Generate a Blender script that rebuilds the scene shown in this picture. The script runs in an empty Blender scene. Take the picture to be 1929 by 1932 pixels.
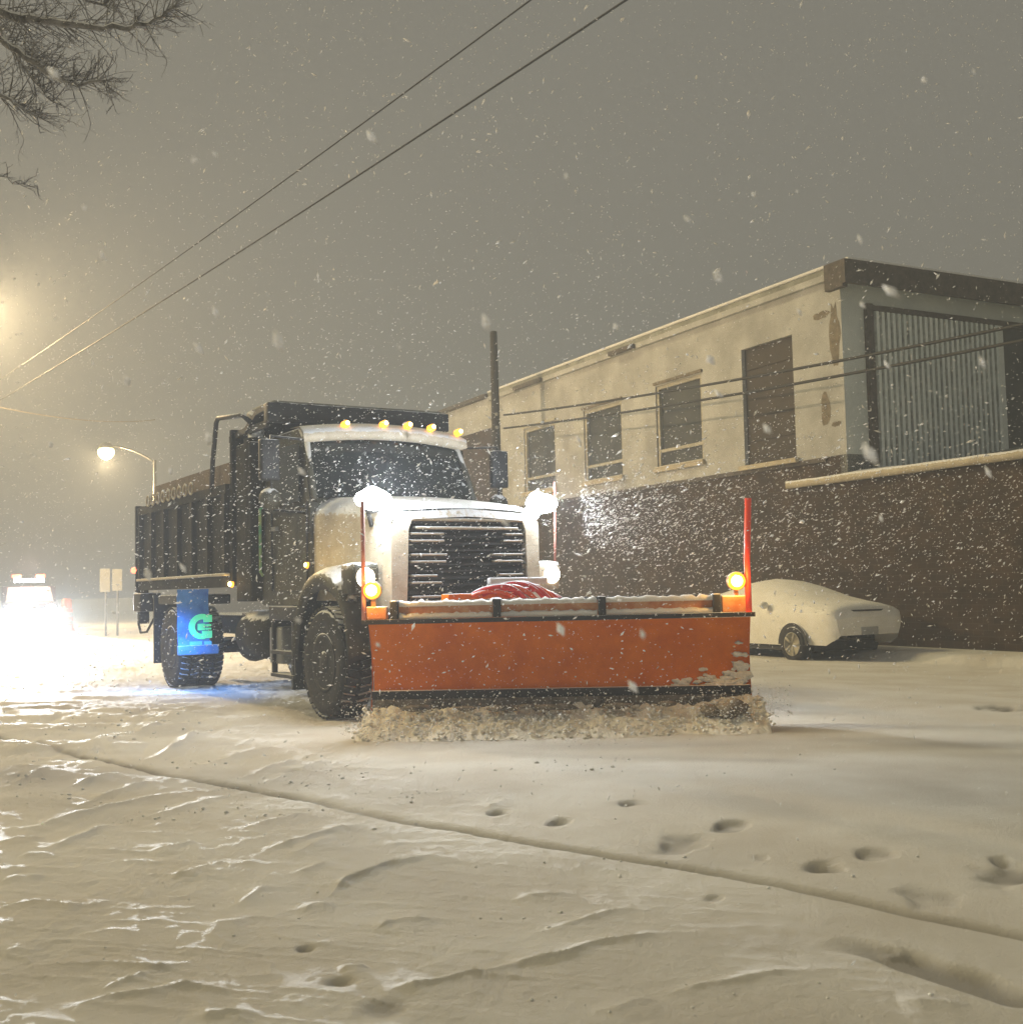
import bpy, bmesh, math, random
import numpy as np
from math import sin, cos, pi, radians, atan2, sqrt, atan
from mathutils import Vector, Matrix, noise as mnoise
random.seed(7); rng = np.random.default_rng(7)
S = bpy.context.scene
COL = S.collection

# ------------------------------------------------------------------ camera
EYE = 1.3; FPX = 2160.0; IMW, IMH = 1929.0, 1932.0
pitch = atan((1108 - 966) / FPX); roll = radians(1.3)
cd = bpy.data.cameras.new('camera'); cam = bpy.data.objects.new('camera', cd); COL.objects.link(cam)
cam.location = (0, 0, EYE)
fw = Vector((0, cos(pitch), sin(pitch))); u0 = Vector((0, -sin(pitch), cos(pitch))); r0 = Vector((1, 0, 0))
rt = r0 * cos(roll) - u0 * sin(roll); up = u0 * cos(roll) + r0 * sin(roll)
cam.rotation_euler = Matrix((rt, up, -fw)).transposed().to_euler()
cd.sensor_fit = 'HORIZONTAL'; cd.sensor_width = 36; cd.lens = 36 * FPX / IMW
cd.clip_start = 0.05; cd.clip_end = 2000
cd.dof.use_dof = True; cd.dof.focus_distance = 13.5; cd.dof.aperture_fstop = 7.0
S.camera = cam

def ray(px, py):
    return fw + rt * ((px - IMW / 2) / FPX) - up * ((py - IMH / 2) / FPX)
def atY(px, py, Y):
    d = ray(px, py); return Vector((0, 0, EYE)) + d * (Y / d.y)
def atG(px, py, z=0.0):
    d = ray(px, py); return Vector((0, 0, EYE)) + d * ((z - EYE) / d.z)

# ------------------------------------------------------------------ world, sun, exposure
S.world = bpy.data.worlds.new('World'); S.world.use_nodes = True
wn = S.world.node_tree; bg = wn.nodes['Background']
bg.inputs['Color'].default_value = (1.0, 0.95, 0.80, 1); bg.inputs['Strength'].default_value = 0.205
sl = bpy.data.lights.new('sun', 'SUN'); sun = bpy.data.objects.new('sun', sl); COL.objects.link(sun)
sl.energy = 1.75; sl.angle = radians(12); sl.color = (1.0, 0.82, 0.42)
sdir = Vector((-1.0, 0.22, 0.80)).normalized()
sun.rotation_euler = sdir.to_track_quat('Z', 'Y').to_euler()
S.view_settings.view_transform = 'Standard'; S.view_settings.look = 'None'
S.view_settings.exposure = 0.0; S.view_settings.gamma = 1.0
cy = S.cycles
cy.use_denoising = True
cy.max_bounces = 6; cy.diffuse_bounces = 3; cy.glossy_bounces = 3; cy.transmission_bounces = 4
cy.volume_bounces = 0; cy.transparent_max_bounces = 12
cy.sample_clamp_indirect = 4.0; cy.sample_clamp_direct = 0.0

# ------------------------------------------------------------------ materials
MATS = {}
def mat(name, col, rough=0.6, metal=0.0, emit=None, es=0.0, var=0.0, vscale=6.0, bump=0.0, bscale=30.0, col2=None, spec=0.5, snow=0.0):
    m = bpy.data.materials.new(name); m.use_nodes = True; nt = m.node_tree; n = nt.nodes; l = nt.links
    b = n['Principled BSDF']; b.inputs['Roughness'].default_value = rough; b.inputs['Metallic'].default_value = metal
    b.inputs['Specular IOR Level'].default_value = spec
    b.inputs['Base Color'].default_value = (*col, 1)
    tc = n.new('ShaderNodeTexCoord')
    last = None
    if var > 0 or col2:
        nz = n.new('ShaderNodeTexNoise'); nz.inputs['Scale'].default_value = vscale; nz.inputs['Detail'].default_value = 8
        nz.inputs['Roughness'].default_value = 0.65
        l.new(tc.outputs['Object'], nz.inputs['Vector'])
        cr = n.new('ShaderNodeValToRGB'); cr.color_ramp.elements[0].position = 0.35; cr.color_ramp.elements[1].position = 0.65
        c2 = col2 if col2 else tuple(min(1, c * (1 + var)) for c in col)
        c1 = col if col2 else tuple(c * (1 - var) for c in col)
        cr.color_ramp.elements[0].color = (*c1, 1); cr.color_ramp.elements[1].color = (*c2, 1)
        l.new(nz.outputs['Fac'], cr.inputs['Fac']); l.new(cr.outputs['Color'], b.inputs['Base Color']); last = cr.outputs['Color']
    if snow > 0:   # snow lying on faces that look upwards, plus stuck flecks
        ge = n.new('ShaderNodeNewGeometry'); sx = n.new('ShaderNodeSeparateXYZ'); l.new(ge.outputs['Normal'], sx.inputs[0])
        n2 = n.new('ShaderNodeTexNoise'); n2.inputs['Scale'].default_value = 14; n2.inputs['Detail'].default_value = 6
        l.new(tc.outputs['Object'], n2.inputs['Vector'])
        ad = n.new('ShaderNodeMath'); ad.operation = 'MULTIPLY_ADD'; ad.inputs[1].default_value = 0.7
        l.new(n2.outputs['Fac'], ad.inputs[0]); l.new(sx.outputs['Z'], ad.inputs[2])
        mr = n.new('ShaderNodeMapRange'); mr.inputs[1].default_value = 1.05 - snow * 0.5; mr.inputs[2].default_value = 1.15 - snow * 0.5
        l.new(ad.outputs[0], mr.inputs[0])
        v2 = n.new('ShaderNodeTexVoronoi'); v2.inputs['Scale'].default_value = 22
        l.new(tc.outputs['Object'], v2.inputs['Vector'])
        fl = n.new('ShaderNodeMapRange'); fl.inputs[1].default_value = 0.16; fl.inputs[2].default_value = 0.10; fl.inputs[4].default_value = 0.75 * snow
        l.new(v2.outputs['Distance'], fl.inputs[0])
        mx = n.new('ShaderNodeMath'); mx.operation = 'MAXIMUM'; l.new(mr.outputs[0], mx.inputs[0]); l.new(fl.outputs[0], mx.inputs[1])
        mc = n.new('ShaderNodeMix'); mc.data_type = 'RGBA'
        l.new(mx.outputs[0], mc.inputs[0])
        if last: l.new(last, mc.inputs[6])
        else: mc.inputs[6].default_value = (*col, 1)
        mc.inputs[7].default_value = (0.8, 0.8, 0.8, 1)
        l.new(mc.outputs[2], b.inputs['Base Color'])
    if bump > 0:
        nb = n.new('ShaderNodeTexNoise'); nb.inputs['Scale'].default_value = bscale; nb.inputs['Detail'].default_value = 6
        l.new(tc.outputs['Object'], nb.inputs['Vector'])
        bp = n.new('ShaderNodeBump'); bp.inputs['Strength'].default_value = bump; bp.inputs['Distance'].default_value = 0.02
        l.new(nb.outputs['Fac'], bp.inputs['Height']); l.new(bp.outputs['Normal'], b.inputs['Normal'])
    if emit:
        b.inputs['Emission Color'].default_value = (*emit, 1); b.inputs['Emission Strength'].default_value = es
    MATS[name] = m; return m

M_snow = mat('snow', (0.80, 0.79, 0.77), 0.75, bump=0.5, bscale=60, var=0.05)
M_clump = mat('snow_clump', (0.74, 0.70, 0.60), 0.8, col2=(0.90, 0.88, 0.82), vscale=3, bump=0.8, bscale=40)
M_dirty = mat('slush', (0.10, 0.085, 0.065), 0.6, col2=(0.35, 0.30, 0.24), vscale=9, bump=0.8, bscale=30)
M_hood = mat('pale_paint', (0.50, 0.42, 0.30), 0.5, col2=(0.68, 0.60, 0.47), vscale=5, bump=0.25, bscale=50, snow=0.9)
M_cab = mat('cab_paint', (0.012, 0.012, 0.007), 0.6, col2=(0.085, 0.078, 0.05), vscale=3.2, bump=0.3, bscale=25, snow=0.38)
M_body = mat('body_paint', (0.007, 0.006, 0.004), 0.8, col2=(0.04, 0.034, 0.022), vscale=3, bump=0.4, bscale=20, snow=0.28, spec=.2)
M_board = mat('brown_board', (0.07, 0.045, 0.025), 0.8, col2=(0.14, 0.10, 0.06), vscale=8, snow=0.5)
M_black = mat('black_steel', (0.012, 0.012, 0.012), 0.6, col2=(0.03, 0.028, 0.026), vscale=8, snow=0.35)
M_rubber = mat('tyre_rubber', (0.010, 0.009, 0.008), 0.8, col2=(0.03, 0.026, 0.022), vscale=9, bump=0.5, bscale=30, snow=0.3)
M_rim = mat('wheel_rim', (0.015, 0.014, 0.013), 0.7, col2=(0.05, 0.045, 0.04), vscale=9, snow=0.3)
M_glass = mat('dark_glass', (0.006, 0.008, 0.008), 0.12, col2=(0.02, 0.024, 0.02), vscale=5, snow=0.3)
M_wglass = mat('window_glass', (0.02, 0.022, 0.022), 0.6, col2=(0.05, 0.055, 0.05), vscale=2)
M_orange = mat('orange_paint', (0.66, 0.145, 0.001), 0.6, col2=(0.84, 0.22, 0.002), vscale=3, bump=0.3, bscale=14, snow=0.2, spec=.15)
M_orange2 = mat('orange_top', (0.50, 0.15, 0.03), 0.5, col2=(0.62, 0.34, 0.16), vscale=9, snow=0.6)
M_stake = mat('glowing_red_stake', (0.85, 0.06, 0.02), 0.4, emit=(1, 0.10, 0.03), es=0.12)  # slight glow added to brighten the stake, which is no lamp
M_stake2 = mat('faded_red_stake', (0.45, 0.10, 0.07), 0.6, col2=(0.6, 0.3, 0.25), vscale=12)
M_hose = mat('red_hose', (0.55, 0.02, 0.015), 0.4, snow=0.4)
M_hose2 = mat('orange_hose', (0.75, 0.12, 0.02), 0.4, snow=0.3)
M_amber = mat('amber_lens', (1, 0.5, 0.05), 0.3, emit=(1.0, 0.33, 0.02), es=2.2)
M_core = mat('lamp_core', (1, 0.9, 0.6), 0.3, emit=(1.0, 0.78, 0.34), es=9)
M_amberS = mat('amber_marker', (1, 0.5, 0.05), 0.3, emit=(1.0, 0.38, 0.03), es=2.5)
M_redl = mat('red_lens', (1, 0.2, 0.1), 0.3, emit=(1.0, 0.16, 0.08), es=5)
M_head = mat('headlight_lens', (1, 0.9, 0.8), 0.3, emit=(1.0, 0.86, 0.66), es=9)
M_work = mat('work_lens', (1, 1, 1), 0.3, emit=(0.93, 0.97, 1.0), es=60)
M_white = mat('white_lens', (1, 1, 1), 0.3, emit=(0.95, 0.98, 1.0), es=30)
M_lampg = mat('street_lamp_lens', (1, 0.9, 0.7), 0.3, emit=(1.0, 0.76, 0.34), es=9)
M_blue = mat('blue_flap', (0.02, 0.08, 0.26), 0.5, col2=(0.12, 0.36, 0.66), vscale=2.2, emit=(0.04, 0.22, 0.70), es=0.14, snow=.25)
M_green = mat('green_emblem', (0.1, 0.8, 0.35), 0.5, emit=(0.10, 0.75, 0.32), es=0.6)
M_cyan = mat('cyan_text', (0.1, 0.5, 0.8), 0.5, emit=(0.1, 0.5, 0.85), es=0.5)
M_grn = mat('green_reflector', (0.05, 0.3, 0.15), 0.4, col2=(0.3, 0.35, 0.1), vscale=10)
M_stucco = mat('cream_stucco', (0.31, 0.305, 0.285), 0.9, col2=(0.50, 0.50, 0.48), vscale=.9, bump=0.3, bscale=12)
M_stuccob = mat('grey_stucco', (0.60, 0.65, 0.64), 0.9, col2=(0.72, 0.77, 0.74), vscale=1.6, bump=0.3, bscale=12)
M_siding = mat('metal_siding', (0.66, 0.74, 0.72), 0.5, col2=(0.84, 0.90, 0.88), vscale=1.4)
M_groove = mat('groove_shade', (0.22, 0.24, 0.23), 0.8, col2=(0.55, 0.60, 0.57), vscale=3.5)  # shade between the ribs, put into the groove colour
M_fascia = mat('dark_fascia', (0.05, 0.04, 0.035), 0.8, col2=(0.12, 0.10, 0.08), vscale=7, snow=0.3)
M_door = mat('brown_door', (0.028, 0.018, 0.008), 0.7, col2=(0.045, 0.03, 0.016), vscale=2.5)
M_frame = mat('window_frame', (0.40, 0.37, 0.29), 0.7, var=0.2)
M_coping = mat('pale_coping', (0.40, 0.34, 0.24), 0.8, col2=(0.52, 0.46, 0.34), vscale=5, snow=0.6)
M_roofsn = mat('roof_snow', (0.16, 0.16, 0.13), 0.8, col2=(0.34, 0.34, 0.30), vscale=2.5, bump=0.5)
M_stain = mat('brown_stain', (0.12, 0.10, 0.07), 0.9, col2=(0.25, 0.21, 0.15), vscale=6)
M_wood = mat('pole_wood', (0.018, 0.014, 0.010), 0.9, col2=(0.04, 0.034, 0.025), vscale=9, bump=0.4)
M_wire = mat('wire', (0.012, 0.012, 0.012), 0.6)
M_wirel = mat('lit_tone_wire', (0.5, 0.42, 0.32), 0.6)  # lamplight on the cable is put into this pale colour
M_steel = mat('grey_steel', (0.25, 0.25, 0.24), 0.5, metal=0.3, var=0.2)
M_bark = mat('bark', (0.035, 0.03, 0.03), 0.9, col2=(0.08, 0.07, 0.065), vscale=14, snow=0.5)
M_twig = mat('twig', (0.05, 0.045, 0.04), 0.9, col2=(0.30, 0.29, 0.29), vscale=9, snow=0.9)
M_flake = mat('snowflake', (0.92, 0.92, 0.92), 0.8)
M_car = mat('snowy_car_paint', (0.80, 0.77, 0.68), 0.8, col2=(0.88, 0.86, 0.80), vscale=4, bump=0.3, bscale=30)
M_cargrey = mat('car_grey_trim', (0.30, 0.30, 0.30), 0.5, col2=(0.45, 0.45, 0.43), vscale=6)  # plain grey for headlights, lower grille and door seam
M_suv = mat('suv_paint', (0.05, 0.055, 0.06), 0.5, var=0.1)
M_sign = mat('sign_face', (0.42, 0.40, 0.33), 0.6, var=0.1, snow=0.3)
M_barrel = mat('barrel_orange', (0.85, 0.25, 0.04), 0.5, var=0.1)
M_far = mat('far_wall', (0.12, 0.10, 0.08), 0.9, var=0.2)

def flake_mat():
    nt = M_flake.node_tree; n = nt.nodes; l = nt.links
    tr = n.new('ShaderNodeBsdfTranslucent'); tr.inputs['Color'].default_value = (.95, .95, .95, 1)
    mx = n.new('ShaderNodeMixShader'); mx.inputs[0].default_value = .5
    l.new(n['Principled BSDF'].outputs[0], mx.inputs[1]); l.new(tr.outputs[0], mx.inputs[2]); l.new(mx.outputs[0], n['Material Output'].inputs['Surface'])
flake_mat()
def brick_mat():
    m = bpy.data.materials.new('brick'); m.use_nodes = True; nt = m.node_tree; n = nt.nodes; l = nt.links
    b = n['Principled BSDF']; b.inputs['Roughness'].default_value = 0.9
    tc = n.new('ShaderNodeTexCoord'); mp = n.new('ShaderNodeMapping'); mp.inputs['Rotation'].default_value = (radians(90), 0, 0)
    bt = n.new('ShaderNodeTexBrick'); bt.inputs['Scale'].default_value = 2.2
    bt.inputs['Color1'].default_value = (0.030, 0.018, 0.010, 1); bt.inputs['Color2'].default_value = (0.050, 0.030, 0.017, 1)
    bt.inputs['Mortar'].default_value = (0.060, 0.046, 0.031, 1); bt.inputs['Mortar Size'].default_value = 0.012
    l.new(tc.outputs['Object'], mp.inputs['Vector']); l.new(mp.outputs['Vector'], bt.inputs['Vector'])
    nz = n.new('ShaderNodeTexNoise'); nz.inputs['Scale'].default_value = 1.6; nz.inputs['Detail'].default_value = 8
    l.new(tc.outputs['Object'], nz.inputs['Vector'])
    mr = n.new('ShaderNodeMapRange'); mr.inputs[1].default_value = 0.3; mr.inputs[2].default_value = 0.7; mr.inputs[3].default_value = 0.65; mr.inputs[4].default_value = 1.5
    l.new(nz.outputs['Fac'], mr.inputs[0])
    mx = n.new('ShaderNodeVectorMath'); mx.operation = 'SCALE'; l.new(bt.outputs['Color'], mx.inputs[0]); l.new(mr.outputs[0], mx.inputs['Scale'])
    # snow flecks stuck to the masonry, in drifts
    v2 = n.new('ShaderNodeTexVoronoi'); v2.inputs['Scale'].default_value = 7.5; l.new(tc.outputs['Object'], v2.inputs['Vector'])
    fl = n.new('ShaderNodeMapRange'); fl.inputs[1].default_value = 0.2; fl.inputs[2].default_value = 0.12; fl.inputs[4].default_value = 0.5; l.new(v2.outputs['Distance'], fl.inputs[0])
    n3 = n.new('ShaderNodeTexNoise'); n3.inputs['Scale'].default_value = .7; n3.inputs['Detail'].default_value = 5; l.new(tc.outputs['Object'], n3.inputs['Vector'])
    m3 = n.new('ShaderNodeMapRange'); m3.inputs[1].default_value = .42; m3.inputs[2].default_value = .62; l.new(n3.outputs['Fac'], m3.inputs[0])
    mm = n.new('ShaderNodeMath'); mm.operation = 'MULTIPLY'; l.new(fl.outputs[0], mm.inputs[0]); l.new(m3.outputs[0], mm.inputs[1])
    mc = n.new('ShaderNodeMix'); mc.data_type = 'RGBA'; l.new(mm.outputs[0], mc.inputs[0]); l.new(mx.outputs[0], mc.inputs[6]); mc.inputs[7].default_value = (.6, .56, .5, 1)
    l.new(mc.outputs[2], b.inputs['Base Color'])
    bp = n.new('ShaderNodeBump'); bp.inputs['Strength'].default_value = 0.5; bp.inputs['Distance'].default_value = 0.02
    l.new(bt.outputs['Fac'], bp.inputs['Height']); bp.invert = True; l.new(bp.outputs['Normal'], b.inputs['Normal'])
    return m
M_brick = brick_mat()

# ------------------------------------------------------------------ mesh helpers
class MB:
    def __init__(s, M=None): s.v = []; s.f = []; s.M = M or Matrix.Identity(4); s.sm = []
    def add(s, vs, fs, smooth=False):
        o = len(s.v); s.v += [s.M @ Vector(p) for p in vs]; s.f += [tuple(o + i for i in f) for f in fs]; s.sm += [smooth] * len(fs)
        return s
    def box(s, x0, x1, y0, y1, z0, z1, bev=0.0):
        if bev > 0:
            bm = bmesh.new(); bmesh.ops.create_cube(bm, size=1)
            for v in bm.verts: v.co = Vector(((x0 + x1) / 2 + v.co.x * (x1 - x0), (y0 + y1) / 2 + v.co.y * (y1 - y0), (z0 + z1) / 2 + v.co.z * (z1 - z0)))
            bmesh.ops.bevel(bm, geom=bm.edges[:], offset=bev, segments=2, affect='EDGES', profile=0.7)
            return s.bm(bm, True)
        return s.add([(x0, y0, z0), (x1, y0, z0), (x1, y1, z0), (x0, y1, z0), (x0, y0, z1), (x1, y0, z1), (x1, y1, z1), (x0, y1, z1)],
                     [(0, 3, 2, 1), (4, 5, 6, 7), (0, 1, 5, 4), (1, 2, 6, 5), (2, 3, 7, 6), (3, 0, 4, 7)])
    def bm(s, bm, smooth=False):
        bm.verts.ensure_lookup_table(); bm.verts.index_update()
        s.add([v.co.copy() for v in bm.verts], [tuple(v.index for v in f.verts) for f in bm.faces], smooth); bm.free(); return s
    def tube(s, pts, r, n=8, cap=True):
        pts = [Vector(p) for p in pts]; rs = r if isinstance(r, (list, tuple)) else [r] * len(pts)
        vs = []; fs = []; prev = None
        for i, p in enumerate(pts):
            t = (pts[min(i + 1, len(pts) - 1)] - pts[max(i - 1, 0)]).normalized()
            a = t.cross(Vector((0, 0, 1)) if abs(t.z) < 0.95 else Vector((1, 0, 0))) if prev is None else prev - t * prev.dot(t)
            a.normalize(); prev = a; b = t.cross(a)
            vs += [p + (a * cos(2 * pi * k / n) + b * sin(2 * pi * k / n)) * rs[i] for k in range(n)]
        for i in range(len(pts) - 1):
            fs += [(i * n + k, i * n + (k + 1) % n, (i + 1) * n + (k + 1) % n, (i + 1) * n + k) for k in range(n)]
        if cap: fs += [tuple(range(n))[::-1], tuple((len(pts) - 1) * n + k for k in range(n))]
        return s.add(vs, fs, True)
    def lathe(s, prof, c, ax, n=28):   # prof: list of (radius, offset along axis)
        c = Vector(c); ax = Vector(ax).normalized()
        a = ax.cross(Vector((0, 0, 1)) if abs(ax.z) < 0.9 else Vector((1, 0, 0))).normalized(); b = ax.cross(a)
        vs = []
        for r, h in prof: vs += [c + ax * h + (a * cos(2 * pi * k / n) + b * sin(2 * pi * k / n)) * r for k in range(n)]
        fs = []
        for i in range(len(prof) - 1): fs += [(i * n + k, i * n + (k + 1) % n, (i + 1) * n + (k + 1) % n, (i + 1) * n + k) for k in range(n)]
        fs += [tuple(range(n))[::-1], tuple((len(prof) - 1) * n + k for k in range(n))]
        return s.add(vs, fs, True)
    def prism(s, poly, d0, d1, plane='xz'):   # polygon in a plane, extruded along the third axis
        def P(a, b, d): return {'xz': (a, d, b), 'yz': (d, a, b), 'xy': (a, b, d)}[plane]
        n = len(poly); vs = [P(a, b, d0) for a, b in poly] + [P(a, b, d1) for a, b in poly]
        return s.add(vs, [tuple(range(n)), tuple(range(2 * n - 1, n - 1, -1))] + [(i, i + n, (i + 1) % n + n, (i + 1) % n) for i in range(n)])
    def grid(s, rows, smooth=True):   # rows of equal-length point lists
        m = len(rows[0]); vs = [p for r in rows for p in r]
        return s.add(vs, [(i * m + j, i * m + j + 1, (i + 1) * m + j + 1, (i + 1) * m + j) for i in range(len(rows) - 1) for j in range(m - 1)], smooth)
    def blob(s, c, r, amp=0.3, sub=2, sc=3.0):
        bm = bmesh.new(); bmesh.ops.create_icosphere(bm, subdivisions=sub, radius=1)
        r = (r, r, r) if not isinstance(r, (tuple, list)) else r; off = Vector((random.random() * 50, random.random() * 50, 0))
        for v in bm.verts:
            d = 1 + amp * mnoise.noise(v.co * sc * 0.6 + off) * 1.6 + amp * .5 * mnoise.noise(v.co * sc * 1.7 + off)
            v.co = Vector((v.co.x * r[0] * d + c[0], v.co.y * r[1] * d + c[1], v.co.z * r[2] * d + c[2]))
        return s.bm(bm, True)
    def build(s, name, m, parent=None, fix=True):
        me = bpy.data.meshes.new(name); me.from_pydata([tuple(v) for v in s.v], [], s.f)
        me.polygons.foreach_set('use_smooth', s.sm)
        if fix:
            bm = bmesh.new(); bm.from_mesh(me); bmesh.ops.recalc_face_normals(bm, faces=bm.faces[:]); bm.to_mesh(me); bm.free()
        me.materials.append(m); o = bpy.data.objects.new(name, me); COL.objects.link(o)
        if parent: o.parent = parent
        return o
    def core(s, o, c, r, ax=(1, 0, 0), m=None):   # bright filament area inside a lens, same mesh
        k = MB(s.M); ax = Vector(ax).normalized(); k.lathe([(r, 0), (r * .8, r * .35), (r * .3, r * .5), (.001, r * .52)], Vector(c), ax, 16)
        me = o.data; bm = bmesh.new(); bm.from_mesh(me); vs = [bm.verts.new(v) for v in k.v]
        for f in k.f:
            nf = bm.faces.new([vs[i] for i in f]); nf.material_index = 1; nf.smooth = True
        bm.to_mesh(me); bm.free(); me.materials.append(m or M_core); return o
def tag(o, label=None, cat=None, group=None, kind=None):
    if label: o['label'] = label
    if cat: o['category'] = cat
    if group: o['group'] = group
    if kind: o['kind'] = kind
    return o
def thing(name, label, cat, loc=(0, 0, 0), rz=0, group=None):
    o = bpy.data.objects.new(name, None); COL.objects.link(o); o.location = loc; o.rotation_euler = (0, 0, rz); o.empty_display_size = 0.3
    return tag(o, label, cat, group)
def lamp(name, kind, loc, power, col, parent=None, rad=0.05, aim=None, size=60, blend=0.5):
    l = bpy.data.lights.new(name, kind); l.energy = power; l.color = col; l.shadow_soft_size = rad
    o = bpy.data.objects.new(name, l); COL.objects.link(o); o.location = loc
    if parent: o.parent = parent
    if kind == 'SPOT':
        l.spot_size = radians(size); l.spot_blend = blend
        o.rotation_euler = (-Vector(aim)).to_track_quat('Z', 'Y').to_euler()
    return o

# ------------------------------------------------------------------ street frame: along the far kerb, and into the block
SD = Vector((-0.454, 0.891, 0)); SN = Vector((0.891, 0.454, 0))
K0 = Vector((6.69, 20.4, 0)); W0 = Vector((7.6, 22.3, 0))
kc = K0.x * SN.x + K0.y * SN.y

# ------------------------------------------------------------------ ground
def vnoise(x, y, seed):
    r = np.random.default_rng(seed).random((256, 256)); xi = np.floor(x).astype(int); yi = np.floor(y).astype(int)
    fx = x - xi; fy = y - yi; fx = fx * fx * (3 - 2 * fx); fy = fy * fy * (3 - 2 * fy)
    a = r[xi & 255, yi & 255]; b = r[(xi + 1) & 255, yi & 255]; c = r[xi & 255, (yi + 1) & 255]; d = r[(xi + 1) & 255, (yi + 1) & 255]
    return (a * (1 - fx) + b * fx) * (1 - fy) + (c * (1 - fx) + d * fx) * fy - 0.5
def z7(l): return [atG(x * .5007, 1296.7 + y * .5007) for x, y in l]
def z8(l): return [atG(894.3 + x * .5364, 1296.7 + y * .5364) for x, y in l]
CR = [([(0,545),(120,540),(400,465),(740,390)],.05),([(180,630),(330,565),(430,520)],.05),([(70,650),(220,640)],.035),([(0,590),(180,575)],.03),
 ([(280,455),(450,400),(600,350)],.05),([(560,285),(690,225),(755,165)],.10),([(670,320),(900,260),(1080,215)],.05),([(880,360),(1080,290),(1230,240)],.05),
 ([(980,370),(1100,335),(1240,270)],.04),([(490,510),(650,480),(860,410)],.04),([(540,635),(760,595)],.035),([(890,550),(1200,470)],.04),
 ([(950,645),(1150,590),(1400,505)],.045),([(1070,655),(1250,585)],.03),([(620,730),(700,710),(840,675)],.03),([(1100,720),(1270,670)],.03),
 ([(1220,805),(1300,745),(1450,690),(1600,655),(1740,650)],.05),([(850,835),(920,815),(990,765),(1100,760)],.03),([(1130,855),(1180,830),(1270,825)],.025),
 ([(0,830),(120,820),(270,830),(420,812)],.035),([(300,935),(400,920),(530,930)],.03),([(0,990),(170,985)],.03),([(80,1030),(400,1040),(580,1060),(700,1040),(740,1015)],.04),
 ([(360,1155),(500,1110),(580,1070)],.03),([(220,1210),(400,1180),(560,1165),(700,1135),(870,1140)],.03),([(700,1240),(1000,1245)],.025),
 ([(1400,925),(1460,890),(1560,872),(1660,880)],.03),([(1270,1065),(1390,1045)],.025),([(1430,1175),(1490,1150),(1700,1110),(1929,1065)],.035),
 ([(0,345),(250,340)],.04),([(270,380),(490,320)],.05),([(0,395),(60,375),(260,300)],.05),([(0,735),(170,720)],.03),([(770,903),(940,890)],.025),
 ([(500,185),(600,150),(680,150)],.07),([(300,225),(450,210)],.04),([(0,250),(200,235)],.04)]
CR8 = [([(0,1020),(250,960),(500,900),(740,850)],.035),([(640,1095),(900,1045),(1220,990)],.03),([(210,875),(350,835),(480,790),(650,775)],.03),
 ([(130,745),(350,720)],.03),([(1480,1105),(1740,1115)],.03),([(1420,930),(1530,925)],.03),([(30,430),(150,390)],.03),([(400,1150),(640,1095)],.02)]
FP = [(550,412,45,.05),(305,475,45,.05),(85,440,35,.04),(900,485,65,.05),(730,550,90,.05),(1220,630,70,.06),(1400,590,62,.045),(1870,660,120,.05),(1600,740,105,.035),(1010,600,40,.02),(840,742,40,.02),(1850,610,45,.03),(1850,70,80,.08)]

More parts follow.
